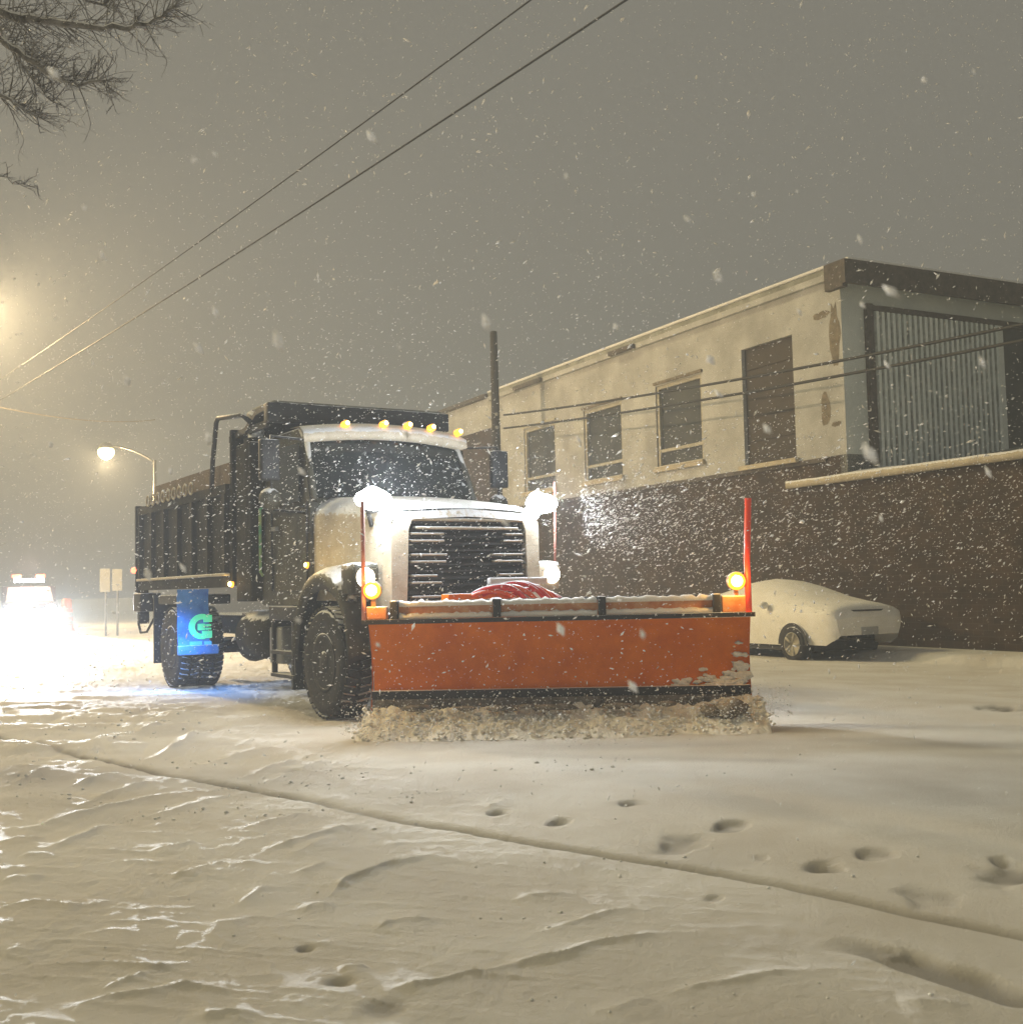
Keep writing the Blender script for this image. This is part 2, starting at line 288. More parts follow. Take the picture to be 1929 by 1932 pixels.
def seg_field(X, Y, pts):
    best = np.full(X.shape, 1e9); sgn = np.zeros(X.shape); T = np.zeros(X.shape)
    L = [0.0]
    for a, b in zip(pts[:-1], pts[1:]): L.append(L[-1] + (b - a).length)
    for i, (a, b) in enumerate(zip(pts[:-1], pts[1:])):
        dx, dy = b.x - a.x, b.y - a.y; l2 = dx * dx + dy * dy
        t = np.clip(((X - a.x) * dx + (Y - a.y) * dy) / l2, 0, 1)
        ex = X - a.x - t * dx; ey = Y - a.y - t * dy; d = np.sqrt(ex * ex + ey * ey)
        s = np.sign(dx * ey - dy * ex); u = d < best
        best = np.where(u, d, best); sgn = np.where(u, s, sgn); T = np.where(u, (L[i] + t * sqrt(l2)) / L[-1], T)
    return best, sgn, T
def make_ground():
    ys = [-60., -20., -6., -1., 1.0, 1.8]; y = 2.4
    while y < 75: ys.append(y); y += max(0.012, y * y / (EYE * FPX) * 1.9)
    while y < 900: ys.append(y); y *= 1.15
    ys = np.array(ys); k = np.linspace(-0.60, 0.60, 1000)
    w = np.maximum(ys + 0.6, 3.0)
    X = k[None, :] * w[:, None]; 
    side = np.array([30, 90, 250, 900.])
    X = np.concatenate([-side[::-1][None, :] - w[:, None], X, side[None, :] + w[:, None]], 1)
    Y = np.repeat(ys[:, None], X.shape[1], 1)
    c = kc - (X * SN.x + Y * SN.y)                       # distance from the far kerb into the road
    along = (X - K0.x) * SD.x + (Y - K0.y) * SD.y
    Z = -0.15 + 0.15 * np.clip((c - 1) / 5, 0, 1) ** 1
    wob = vnoise(along * 0.8, c * 0.4, 3) * 0.25
    Z += np.clip((-c + wob) / 0.35, 0, 1) * 0.13          # snowed-over kerb
    Z += 0.07 * np.exp(-((c - 0.6 + wob) / 0.5) ** 2) * (along < -3)
    near = np.clip((c - 3) / 4, 0, 1)
    Z += near * (vnoise(X * .5 + 9, Y * .5, 4) * .03 + vnoise(X * 1.6, Y * 1.6, 5) * .012)
    # wind and plough texture, stretched along the ridges' run
    a = X * .95 - Y * .3; b = X * .3 + Y * .95
    dens = near * np.clip((2.2 - X) / 3.5, .12, 1)
    rid = lambda f1, f2, sd: (1 - np.abs(2 * vnoise(a * f1, b * f2, sd))) ** 9
    Z += dens * (vnoise(a * 1.2, b * 4, 6) * .012 + .007 * rid(1.1, 5.5, 7) + .006 * rid(2.2, 11, 9) * (vnoise(X * 1.1, Y * 1.1, 70) > -.1) + vnoise(X * 14, Y * 14, 8) * .007 + vnoise(X * 34, Y * 34, 13) * .005 * (vnoise(X * .9, Y * .9, 14) > -.1))
    # drifted lumps towards the left distance
    lf = np.clip((Y - 7) / 3, 0, 1) * np.clip((-X - 2.2) / 1.5, 0, 1) * np.clip((16 - Y) / 4, 0, 1)
    Z += lf * (np.abs(vnoise(X * 1.1, Y * 1.6, 11)) * .10 + np.abs(vnoise(X * 3, Y * 4, 12)) * .06 + np.abs(vnoise(X * 9, Y * 10, 15)) * .03)
    D = np.zeros(X.shape)  # snow darkening: slush dirt, plus shade painted into the hollows
    for pts, h in [(z7(p), h) for p, h in CR] + [(z8(p), h) for p, h in CR8]:
        x0 = min(p.x for p in pts) - 1; x1 = max(p.x for p in pts) + 1; y0 = min(p.y for p in pts) - 1; y1 = max(p.y for p in pts) + 1
        r = np.where((ys > y0) & (ys < y1))[0]
        if len(r) == 0: continue
        r0_, r1_ = r[0], r[-1] + 1
        xs, yy = X[r0_:r1_], Y[r0_:r1_]
        jx = vnoise(xs * 7, yy * 7, 21) * .06
        d, s, T = seg_field(xs, yy + jx, pts)
        sc = min(1.6, max(.8, pts[0].y / 6)); h = h * .5
        far = np.exp(-d / (.05 * sc)); nr = .6 * np.exp(-d / (.04 * sc)) + .4 * np.exp(-d / (.2 * sc))
        env = np.clip(np.minimum(T, 1 - T) * 3.5, 0, 1) * np.clip(1.6 + 2 * vnoise(xs * 3, yy * 3, 22), .4, 1.5)
        # positive side (left of the run direction) is the far, lamp-lit side
        Z[r0_:r1_] += h * env * np.where(s > 0, far, nr)
    # wheel groove across the foreground
    g = [atG(*p) for p in [(-300,1340),(0,1395),(250,1447),(520,1498),(750,1545),(1100,1605),(1480,1668),(1700,1718),(1929,1762),(2300,1850)]]
    d, s, T = seg_field(X, Y + vnoise(X * 3, Y * 3, 30) * .05, g)
    gs = np.exp(-(d / .042) ** 2); gm = np.clip(1.15 + 1.2 * vnoise(X * 1.3, Y * 1.3, 31), .3, 1.3)
    Z -= .028 * gs * gm; D += 0.75 * np.exp(-(d / .042) ** 2) * gm * np.clip(Y / 9, .6, 1)  # dark colour stands for the groove's shade and some slush
    tr = [z8([(1250,890)])[0], z8([(1440,930)])[0], z8([(1650,1000)])[0], z8([(1900,1090)])[0]]
    d, s, T = seg_field(X, Y, tr); e = np.exp(-((d + vnoise(X * 6, Y * 6, 43) * .06) / .085) ** 4) * np.clip(T * 3, 0, 1); Z -= .035 * e; D += .6 * e  # trench shade put into the colour
    for p7, rr in [((1280,1110),.05),((1450,1210),.07),((1150,980),.03),((1880,470),.06),((1100,325),.05)]:
        q = z7([p7])[0]; e = np.exp(-(((X - q.x) ** 2 + (Y - q.y) ** 2) / (rr * rr)) ** 1.5); Z -= .02 * e; D += .5 * e  # small hollows get their shade painted in too
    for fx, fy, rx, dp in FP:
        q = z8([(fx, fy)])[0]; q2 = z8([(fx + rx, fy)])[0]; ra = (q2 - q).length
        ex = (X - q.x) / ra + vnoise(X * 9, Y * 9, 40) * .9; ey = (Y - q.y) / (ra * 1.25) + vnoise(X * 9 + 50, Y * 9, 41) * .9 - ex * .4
        e = np.exp(-(ex * ex + ey * ey) ** 2); Z -= dp * .6 * e; D += e * dp * 9.5 * np.clip(.9 + vnoise(X * 12, Y * 12, 42), .4, 1.3)  # footprint shade put into the colour
    # slush dragged out in front of the blade, brown patches
    for (xa, ya), (xb, yb), wd, st in [((1430,1378),(2300,1440),.45,.42),((700,1400),(1500,1412),.35,.30),((-100,1340),(160,1338),.5,.8),((900,1420),(1500,1440),.12,.25),((0,1480),(230,1560),.35,.22)]:
        A, B = atG(xa, ya), atG(xb, yb); d, s, T = seg_field(X, Y, [A, B]); e = np.exp(-(d / wd) ** 2) * np.clip(np.minimum(T + .1, 1.1 - T) * 6, 0, 1)
        D += .7 * st * e * np.clip(1 + 2 * vnoise(X * .8, Y * 3, 50), .3, 1.5)
    # twin wheel paths of the truck
    hd = Vector((cos(radians(-58)), sin(radians(-58)), 0)); lf_ = Vector((-hd.y, hd.x, 0)); O = Vector((-.995, 12.61, 0))
    for off in (-1.0, 1.0):
        a_ = (X - O.x) * hd.x + (Y - O.y) * hd.y; b_ = (X - O.x) * lf_.x + (Y - O.y) * lf_.y - off
        e = np.exp(-(b_ / .3) ** 4) * (a_ < .2) * np.clip((a_ + 40) / 20, 0, 1); Z -= .035 * e; D += .2 * e
    D += np.clip(vnoise(X * 1.2, Y * 2.4, 60) - .22, 0, 1) * .5 * near
    nr_, nc = X.shape
    me = bpy.data.meshes.new('snowy_ground')
    co = np.stack([X, Y, Z], -1).reshape(-1, 3).astype(np.float32)
    idx = np.arange(nr_ * nc).reshape(nr_, nc)
    q = np.stack([idx[:-1, :-1], idx[:-1, 1:], idx[1:, 1:], idx[1:, :-1]], -1).reshape(-1, 4).astype(np.int32)
    me.vertices.add(len(co)); me.vertices.foreach_set('co', co.ravel())
    me.loops.add(q.size); me.loops.foreach_set('vertex_index', q.ravel())
    me.polygons.add(len(q)); me.polygons.foreach_set('loop_start', np.arange(0, q.size, 4, dtype=np.int32))
    me.polygons.foreach_set('loop_total', np.full(len(q), 4, np.int32)); me.update(calc_edges=True)
    me.polygons.foreach_set('use_smooth', np.ones(len(q), bool))
    at = me.attributes.new('dirt_shade', 'FLOAT', 'POINT'); at.data.foreach_set('value', np.clip(D, 0, 1).astype(np.float32).ravel())
    m = bpy.data.materials.new('ground_snow'); m.use_nodes = True; nt = m.node_tree; n = nt.nodes; l = nt.links
    b = n['Principled BSDF']; b.inputs['Roughness'].default_value = .7; b.inputs['Specular IOR Level'].default_value = .3
    an = n.new('ShaderNodeAttribute'); an.attribute_name = 'dirt_shade'
    tc = n.new('ShaderNodeTexCoord'); nz = n.new('ShaderNodeTexNoise'); nz.inputs['Scale'].default_value = 1.1; nz.inputs['Detail'].default_value = 9
    l.new(tc.outputs['Object'], nz.inputs['Vector'])
    cr = n.new('ShaderNodeValToRGB'); e = cr.color_ramp.elements
    e[0].position = .35; e[0].color = (.74, .70, .62, 1); e[1].position = .62; e[1].color = (.87, .85, .79, 1)
    l.new(nz.outputs['Fac'], cr.inputs['Fac'])
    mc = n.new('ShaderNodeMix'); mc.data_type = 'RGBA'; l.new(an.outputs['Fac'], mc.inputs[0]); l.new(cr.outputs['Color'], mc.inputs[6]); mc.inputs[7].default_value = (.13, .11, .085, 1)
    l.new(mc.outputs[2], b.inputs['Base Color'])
    nb = n.new('ShaderNodeTexNoise'); nb.inputs['Scale'].default_value = 34; nb.inputs['Detail'].default_value = 10; nb.inputs['Roughness'].default_value = .8
    l.new(tc.outputs['Object'], nb.inputs['Vector'])
    bp = n.new('ShaderNodeBump'); bp.inputs['Strength'].default_value = 1.0; bp.inputs['Distance'].default_value = .022
    l.new(nb.outputs['Fac'], bp.inputs['Height']); l.new(bp.outputs['Normal'], b.inputs['Normal'])
    me.materials.append(m); o = bpy.data.objects.new('ground', me); COL.objects.link(o); tag(o, kind='structure')
    # crumbs of broken snow crust lying on the churned part of the street
    g = np.random.default_rng(77); mk = (Y > 3.2) & (Y < 13) & (np.abs(X) < .5 * Y + .3)
    wgt = np.where(mk, np.clip(vnoise(X * 1.4, Y * 2.2, 80) + .12, 0, 1) ** 2 * np.clip((2.6 - X) / 3, .10, 1) * np.gradient(Y, axis=0) * np.clip(Y, 0, 8), 0).ravel()
    wgt = wgt / wgt.sum(); ii = g.choice(X.size, 1100, p=wgt)
    mb = MB(); P = co[ii]; random.seed(9)
    ico = bmesh.new(); bmesh.ops.create_icosphere(ico, subdivisions=1, radius=1); iv = [v.co.copy() for v in ico.verts]; fi = [tuple(v.index for v in f.verts) for f in ico.faces]; ico.free()
    for p in P:
        r = min(.016, .0036 * math.exp(random.gauss(0, .5)) * (.6 + p[1] / 12)); q = Vector((float(p[0]) + random.gauss(0, .02), float(p[1]) + random.gauss(0, .02), float(p[2]) + r * .2))
        mb.add([q + Vector((v.x * r * random.uniform(.8, 1.6), v.y * r * random.uniform(.8, 1.3), v.z * r * random.uniform(.5, 1.0))) for v in iv], fi, True)
    tag(mb.build('snow_crumbs', M_snow, fix=False), 'small crumbs of broken snow crust scattered over the street', 'snow', kind='stuff')
    return o
make_ground()

# ------------------------------------------------------------------ buildings (local x along the street away from the camera, local y into the block)
BR = atan2(SD.y, SD.x)
def BM(org): return Matrix.Translation(org)
def building_root(name, label, cat, t=0):
    return thing(name, label, cat, W0 + SD * t + Vector((0, 0, 0)), BR)
# in this frame +x = SD, +y = rot90(SD) = (-SN) -> towards the street, so depth is negative y
def wall_holes(u0, u1, z0, z1, holes, y=0.0, depth=0.16):
    m = MB(); us = sorted({u0, u1, *[h[0] for h in holes], *[h[1] for h in holes]}); zs = sorted({z0, z1, *[h[2] for h in holes], *[h[3] for h in holes]})
    for a, b in zip(us[:-1], us[1:]):
        for c, d in zip(zs[:-1], zs[1:]):
            if any(h[0] <= a and b <= h[1] and h[2] <= c and d <= h[3] for h in holes): continue
            m.add([(a, y, c), (b, y, c), (b, y, d), (a, y, d)], [(0, 1, 2, 3)])
    for a, b, c, d in holes:
        m.add([(a, y, c), (b, y, c), (b, y, d), (a, y, d), (a, y - depth, c), (b, y - depth, c), (b, y - depth, d), (a, y - depth, d)],
              [(0, 1, 5, 4), (1, 2, 6, 5), (2, 3, 7, 6), (3, 0, 4, 7)])
    return m

root = building_root('brick_building', 'two storey building, dark brick below, cream upper wall with tall boarded opening', 'building')
LB = root
U0, U1 = 1.41, 18.0
door = (2.95, 4.72, 3.98, 6.72)
wins = [(6.30, 8.30, 4.28, 6.45), (9.95, 12.0, 4.25, 6.35), (13.7, 15.75, 4.25, 6.3)]
wall_holes(U0, U1, 3.9, 7.62, [door] + wins).build('upper_wall', M_stucco, root, fix=False)
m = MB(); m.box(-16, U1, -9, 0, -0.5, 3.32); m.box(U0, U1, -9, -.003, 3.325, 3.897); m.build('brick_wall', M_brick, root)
for i, (a, b, c, d) in enumerate(wins):
    f = MB(); y = -.10
    f.box(a, a + .10, y - .05, y + .06, c, d); f.box(b - .10, b, y - .05, y + .06, c, d)
    f.box(a + .10, b - .10, y - .05, y + .06, d - .09, d); f.box(a + .10, b - .10, y - .05, y + .06, c, c + .08)
    f.box(a + .10, b - .10, y - .04, y + .05, c + .42, c + .50)
    wo = f.build('window', M_frame, root)
    MB().box(a + .05, b - .05, y - .03, y - .02, c + .04, d - .04).build('pane', M_wglass, wo)
    s = MB(); s.box(a - .08, b + .08, .003, .10, c - .09, c); s.box(a - .04, b + .04, .0, .08, c + .003, c + .05, bev=.015); s.build('sill', M_coping, wo)
    # blind bracket / drip strip above
    MB().box(a - .05, b + .05, .002, .05, d + .03, d + .10).build('lintel', M_stain if i != 2 else M_frame, wo)
m = MB(); m.box(door[0], door[1], -.14, -.10, door[2], door[3])
for k in range(1, 5): m.box(door[0] + .02, door[1] - .02, -.098, -.075, door[2] + k * .56, door[2] + k * .56 + .03)
m.build('boarded_opening', M_door, root)
MB().box(door[0] - .1, door[1] + .1, .003, .13, door[2] - .1, door[2]).build('sill', M_coping, root)
# roof, its overhang and fascia
m = MB(); m.box(1.05, U1 + .1, -9.1, .10, 7.74, 7.86); m.build('roof', M_roofsn, root)
m = MB(); m.box(1.6, U1 + .1, .004, .12, 7.60, 7.735); m.build('eave_fascia', M_stucco, root)
m = MB(); m.box(1.0, U1 + .1, -9.1, .14, 7.863, 7.93, bev=.03); m.build('roof_snow', M_snow, root)
m = MB(); m.box(.94, 1.02, -9.2, .3, 7.36, 7.86); m.box(1.023, 1.55, .16, .30, 7.30, 7.86); m.build('end_fascia', M_fascia, root)
for a, b in ((9.0, 10.2), (14.2, 16.0)):
    MB().box(a, b, .13, .24, 7.60, 7.72).build('gutter_piece', M_fascia, root)
# stains on the stucco: broken render near the corner
m = MB()
def patch(u0, u1, z0, z1, n=14, y=.004):
    c = ((u0 + u1) / 2, (z0 + z1) / 2); pts = []
    for k in range(n):
        r = .75 + .35 * random.random(); t = 2 * pi * k / n
        pts.append((c[0] + cos(t) * (u1 - u0) / 2 * r, y, c[1] + sin(t) * (z1 - z0) / 2 * r))
    m.add(pts, [tuple(range(n))])
for a_ in ((1.45, 1.80, 5.7, 7.15, 16, .004), (1.75, 2.3, 6.85, 7.02, 14, .006), (1.82, 2.12, 4.5, 5.3, 14, .004), (1.5, 1.85, 4.5, 4.62, 14, .006)):
    m = MB(); patch(*a_); m.build('bare_patch', M_stain, root, fix=False)
# end wall, facing the camera side: plain strip, post, corrugated sheet, dark far bay
m = MB(); m.box(U0, U0 + .2, -9, -.003, 3.4, 7.73); m.build('end_wall', M_stuccob, root)
x = U0 - .004
MB().box(x - .10, x, -.80, -.62, 3.7, 7.1).build('downpipe', M_fascia, root)
MB().box(x - .08, x, -9, -.80, 6.95, 7.08).build('sheet_rail', M_fascia, root)
rows = []
n = 96; y0, y1 = -.81, -4.55
r1 = []; r2 = []
for k in range(n + 1):
    yy = y0 + (y1 - y0) * k / n; xx = x - .02 - (.11 if k % 4 in (1, 2, 3) else 0.0)
    r1.append((xx, yy, 3.55)); r2.append((xx, yy, 6.94))
m = MB(); m.grid([r1, r2], smooth=False); o_ = m.build('metal_siding', M_siding, root, fix=False)
o_.data.materials.append(M_groove)
for k_, p_ in enumerate(o_.data.polygons): p_.material_index = 1 if k_ % 4 in (0, 3) else 0
MB().box(x - .09, x, -4.72, -4.56, 3.7, 6.95).build('corner_post', M_stuccob, root)
MB().box(x - .03, x, -8.9, -4.73, 3.7, 6.94).build('dark_bay', M_wglass, root)
# low lean-to roof over the brick wing, with coping
m = MB(); L0, L1 = -16, U0 - .01
m.add([(L0, -.32, 3.42), (L1, -.32, 3.42), (L1, -5, 4.20), (L0, -5, 4.2), (L0, -5, 3.33), (L1, -5, 3.33), (L1, -.32, 3.33), (L0, -.32, 3.33)],
      [(0, 1, 2, 3), (0, 3, 4, 7), (1, 6, 5, 2), (0, 7, 6, 1), (2, 5, 4, 3)])
m.build('lean_to_roof', M_roofsn, root)
rows = []
for i in range(60):
    u = -16 + (16 + U1 * .0 + 3.2) * i / 59
    rows.append([(u, .02 + .02 * sin(u * 3), 3.323), (u, .13 + .015 * random.random(), 3.325), (u, .13, 3.47 + .02 * random.random()), (u, -.3, 3.53 + .04 * sin(u * 1.3)), (u, -.33, 3.40)])
MB().grid(rows).build('coping', M_coping, root)
MB().box(U0 + .6, U1, .003, .04, 3.80, 3.895).build('ledge', M_fascia, root)

r2_ = building_root('corner_building', 'far brick building with pale upper strip, fading behind the utility pole', 'building', 0)
MB().box(18.02, 40, -9, -.02, -.5, 6.7).build('brick_wall', M_brick, r2_)
MB().box(18.02, 40, -9, .0, 6.703, 7.74).build('pale_parapet', M_stucco, r2_)
MB().box(18.15, 40, -9, .2, 7.743, 7.86).build('roof', M_fascia, r2_)
for a in (21, 26, 31):
    MB().box(a, a + 2, .003, .06, 1.2, 3.2).build('window', M_wglass, r2_)
r3_ = building_root('low_building', 'faint low building far down the street beyond the dump body', 'building', 0)
MB().box(66, 90, -9, 0, -.5, 5.6).build('wall', M_far, r3_)
MB().box(65.8, 90.2, -9.1, .3, 5.603, 5.9).build('roof', M_snow, r3_)

# ------------------------------------------------------------------ utility pole and the wires
P1 = K0 + SD * 15.6 - SN * 0.0
pl = thing('utility_pole', 'bare dark wooden utility pole in front of the cream building', 'utility pole', (P1.x, P1.y, 0))
m = MB(); top = 9.05
m.tube([(0, 0, -.3), (0, 0, 3), (-.02, 0, 6), (-.03, 0, top)], [.16, .15, .13, .11], 12); m.build('post', M_wood, pl)
for z_ in (6.5, 6.1): MB().lathe([(.04, 0), (.06, .05), (.03, .12)], (.02, -.1, z_), (0, -1, 0), 10).build('insulator', M_steel, pl)

def wire(name, pts, r, m_, label, group=None):
    mb = MB(); out = []
    for (a, b, sag) in pts:
        a, b = Vector(a), Vector(b); N = 24
        for k in range(N + 1):
            t = k / N; p = a.lerp(b, t); p.z -= sag * 4 * t * (1 - t)
            if not out or (p - out[-1]).length > 1e-4: out.append(p)
    mb.tube(out, r, 6); return tag(mb.build(name, m_, fix=False), label, 'wire', group)
for k, (ya, yb, nm) in enumerate(((783, 612, 'upper'), (808, 642, 'lower'))):
    a = atY(950, ya, P1.y); b_ = atY(1929, yb, (K0 - SD * 2.8).y)
    d = b_ - a; e_ = a + d * 1.9; e_.z = b_.z + .0
    far = a + SD * 40; far.z = a.z + .2
    wire('power_line', [(a, b_, .12), (b_, e_, .1)], .03, M_wire, f'{nm} of the two cables strung past the cream wall', 'cables along the brick building')
# lamp pole just past the left edge carries the overhead wires
PL = Vector((-15.0, 30.0, 0))
WA = atY(-40, 742, 30); WB = atY(-40, 778, 30)
for (px0, nm, end) in ((1000, 'left', WA), (1180, 'right', WB)):
    n0 = atY(px0, 0, 11.0); d = n0 - end; e_ = end + d * 1.5
    wire('power_line', [(end, n0, .10), (n0, e_, .02)], .009 if nm == 'left' else .012, M_wire, f'{nm} of the two overhead wires crossing the sky from the top edge', 'overhead wires in the sky')

# ------------------------------------------------------------------ street lamps
def street_lamp(base, head, poletop, label, power, rl):
    base = Vector(base); r = thing('street_lamp', label, 'street lamp', base)
    h = Vector(head) - base; pt = poletop
    m = MB(); m.tube([(0, 0, -.3), (0, 0, pt * .5), (0, 0, pt)], [.11, .09, .07], 12); m.build('pole', M_steel, r)
    m = MB(); N = 10; m.tube([(h.x * t, h.y * t, pt - .1 + (h.z + .25 - pt + .1) * (1 - (1 - t) ** 2)) for t in [k / N for k in range(N + 1)]], .04, 8); m.build('arm', M_steel, r)
    m = MB(); m.lathe([(.08, .42), (.2, .36), (.32, .24), (.34, .16), (.30, .15)], (h.x, h.y, h.z), (0, 0, 1), 20); m.build('lamp_hood', M_steel, r)
    m = MB(); m.lathe([(.02, -rl), (rl * .55, -rl * .85), (rl * .9, -rl * .45), (rl, 0), (rl * .9, .12), (.1, .16)], (h.x, h.y, h.z), (0, 0, 1), 20); m.build('lamp_globe', M_lampg, r)
    lamp('lamp_light', 'POINT', (h.x, h.y, h.z - rl - .05), power, (1.0, .72, .38), r, .12)
    return r
lb = atY(292, 900, 50); lh = atY(200, 852, 50)
street_lamp((lb.x, lb.y, 0), lh, atY(292, 868, 50).z, 'glowing street lamp on a curved arm behind the dump truck', 2800, .36)
lh2 = atY(-52, 560, 27)
street_lamp((PL.x, PL.y, 0), lh2, lh2.z + .4, 'tall warm street lamp at the left edge of the street', 8500, .25)
wire('service_cable', [(atY(-40, 760, 30), atY(292, 792, 50), .25)], .02, M_wirel, 'cable in a pale lamp-lit tone running from the left edge towards the distant street lamp')

# ------------------------------------------------------------------ dump truck
T = thing('dump_truck', 'dump truck with orange front plow, pale hood and lit amber roof lamps', 'truck', (-.995, 12.61, 0), radians(-58))
XR = -5.42
# chassis
m = MB(); m.box(-7.0, .9, -.45, -.33, .72, .98); m.box(-7.0, .9, .33, .45, .72, .98)
for xx in (-6.5, -4.6, -3, -1.2, .3): m.box(xx, xx + .12, -.328, .328, .76, .94)
m.tube([(0, -.95, .55), (0, .95, .55)], .09, 10); m.tube([(XR, -.9, .55), (XR, .9, .55)], .12, 10); m.lathe([(.1, -.25), (.25, -.12), (.27, 0), (.25, .12), (.1, .25)], (XR, 0, .55), (1, 0, 0), 16)
m.build('chassis', M_black, T)
# wheels
def wheel(x, y, w=.29, R=.54, out=-1, parent=T):
    t = MB(); hw = w / 2
    t.lathe([(.30, -hw * .9), (.42, -hw), (R - .05, -hw), (R - .01, -hw * .8), (R, -hw * .5), (R, hw * .5), (R - .01, hw * .8), (R - .05, hw), (.42, hw), (.30, hw * .9)], (x, y, R), (0, 1, 0), 40)
    for k in range(40):     # tread lugs
        a = 2 * pi * k / 40; c_, s_ = cos(a), sin(a); q = .03
        for sg in (-1, 1):
            p = []
            for rr in (R - .005, R + .022):
                for dt in (-q, q):
                    p += [(x + (c_ * rr - s_ * dt), y + sg * hw * .12, R + s_ * rr + c_ * dt), (x + (c_ * rr - s_ * (dt + q)), y + sg * hw * .92, R + s_ * rr + c_ * (dt + q))]
            t.add(p, [(0, 1, 3, 2), (4, 6, 7, 5), (0, 2, 6, 4), (1, 5, 7, 3), (0, 4, 5, 1), (2, 3, 7, 6)])
    wo = t.build('wheel', M_rubber, parent)
    r = MB(); o = out
    r.lathe([(.295, hw * .8 * o), (.31, hw * .95 * o), (.27, hw * .9 * o), (.22, hw * .2 * o), (.13, hw * .15 * o), (.12, hw * .9 * o), (.03, hw * 1.0 * o)], (x, y, R), (0, 1, 0), 28)
    for k in range(8): a = pi * k / 4; r.lathe([(.022, 0), (.018, .03 * o)], (x + cos(a) * .17, y + hw * .2 * o, R + sin(a) * .17), (0, 1, 0), 6)
    r.build('rim', M_rim, wo)
for yy, o in ((-1.02, -1), (1.02, 1)): wheel(0, yy, .33, .56, o)
for yy, o in ((-1.12, -1), (-.80, -1), (.80, 1), (1.12, 1)): wheel(XR, yy, .30, .55, o)
# hood: lofted sections from the cowl to the nose
def hood_sec(x, hw, zt, zb, rr):
    pts = []
    N = 10
    for k in range(N + 1):
        a = pi * k / N   # from left side over top to right
        pass
    pts.append((x, hw, zb)); pts.append((x, hw * 1.0, zt - rr - .05))
    for k in range(1, 6): a = pi / 2 * k / 6; pts.append((x, hw - rr * (1 - cos(a)) * 1.0, zt - rr + rr * sin(a) - .03))
    for k in range(0, 7): t = -1 + 2 * k / 6; pts.append((x, -(hw - rr) * t, zt + .03 * (1 - t * t) - .0))
    for k in range(5, 0, -1): a = pi / 2 * k / 6; pts.append((x, -(hw - rr * (1 - cos(a))), zt - rr + rr * sin(a) - .03))
    pts.append((x, -hw, zt - rr - .05)); pts.append((x, -hw, zb)); return pts
secs = [(-.62, 1.02, 2.34, 1.2, .22), (-.2, .99, 2.31, 1.2, .22), (.3, .95, 2.25, 1.18, .2), (.75, .92, 2.18, 1.15, .18), (.95, .90, 2.13, 1.12, .14), (1.02, .87, 2.09, 1.12, .12)]
rows = [hood_sec(*s) for s in secs]; m = MB(); m.grid(rows)
# nose frame around the grille opening
gy, gz0, gz1 = .70, 1.12, 2.02; nf = rows[-1]
ring_o = [(1.02, .87, 1.12), (1.02, .87, 1.93), (1.02, .80, 2.07), (1.02, 0, 2.115), (1.02, -.80, 2.07), (1.02, -.87, 1.93), (1.02, -.87, 1.12)]
ring_i = [(1.05, gy + .02, 1.12), (1.05, gy - .01, 1.90), (1.05, gy - .05, 2.0), (1.05, 0, 2.035), (1.05, -gy + .05, 2.0), (1.05, -gy + .01, 1.90), (1.05, -gy - .02, 1.12)]
ring_b = [(x_ - .10, y_, z_) for x_, y_, z_ in ring_i]
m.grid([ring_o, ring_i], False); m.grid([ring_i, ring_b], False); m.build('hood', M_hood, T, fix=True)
g = MB(); g.box(.90, .95, -gy, gy, 1.05, 2.03); go = g.build('grille', M_black, T)
for k in range(13):
    z = 1.12 + k * .07
    g = MB(); g.box(.955, 1.03, -gy + .02, gy - .02, z, z + .022); g.build('grille_slat', M_black, go)
    for sg in (-1, 1):
        if k in (1, 3, 4, 6, 7, 9, 10, 12):
            L = random.uniform(.18, .42); s = MB()
            s.box(.96, 1.04, *(sorted((sg * (gy - .04), sg * (gy - .04 - L)))), z + .024, z + .046, bev=.008); s.build('slat_snow', M_coping, go)
for z in (1.90, 1.985):
    MB().box(.96, 1.045, -gy + .1, gy - .1, z, z + .03, bev=.01).build('slat_snow', M_coping, go)
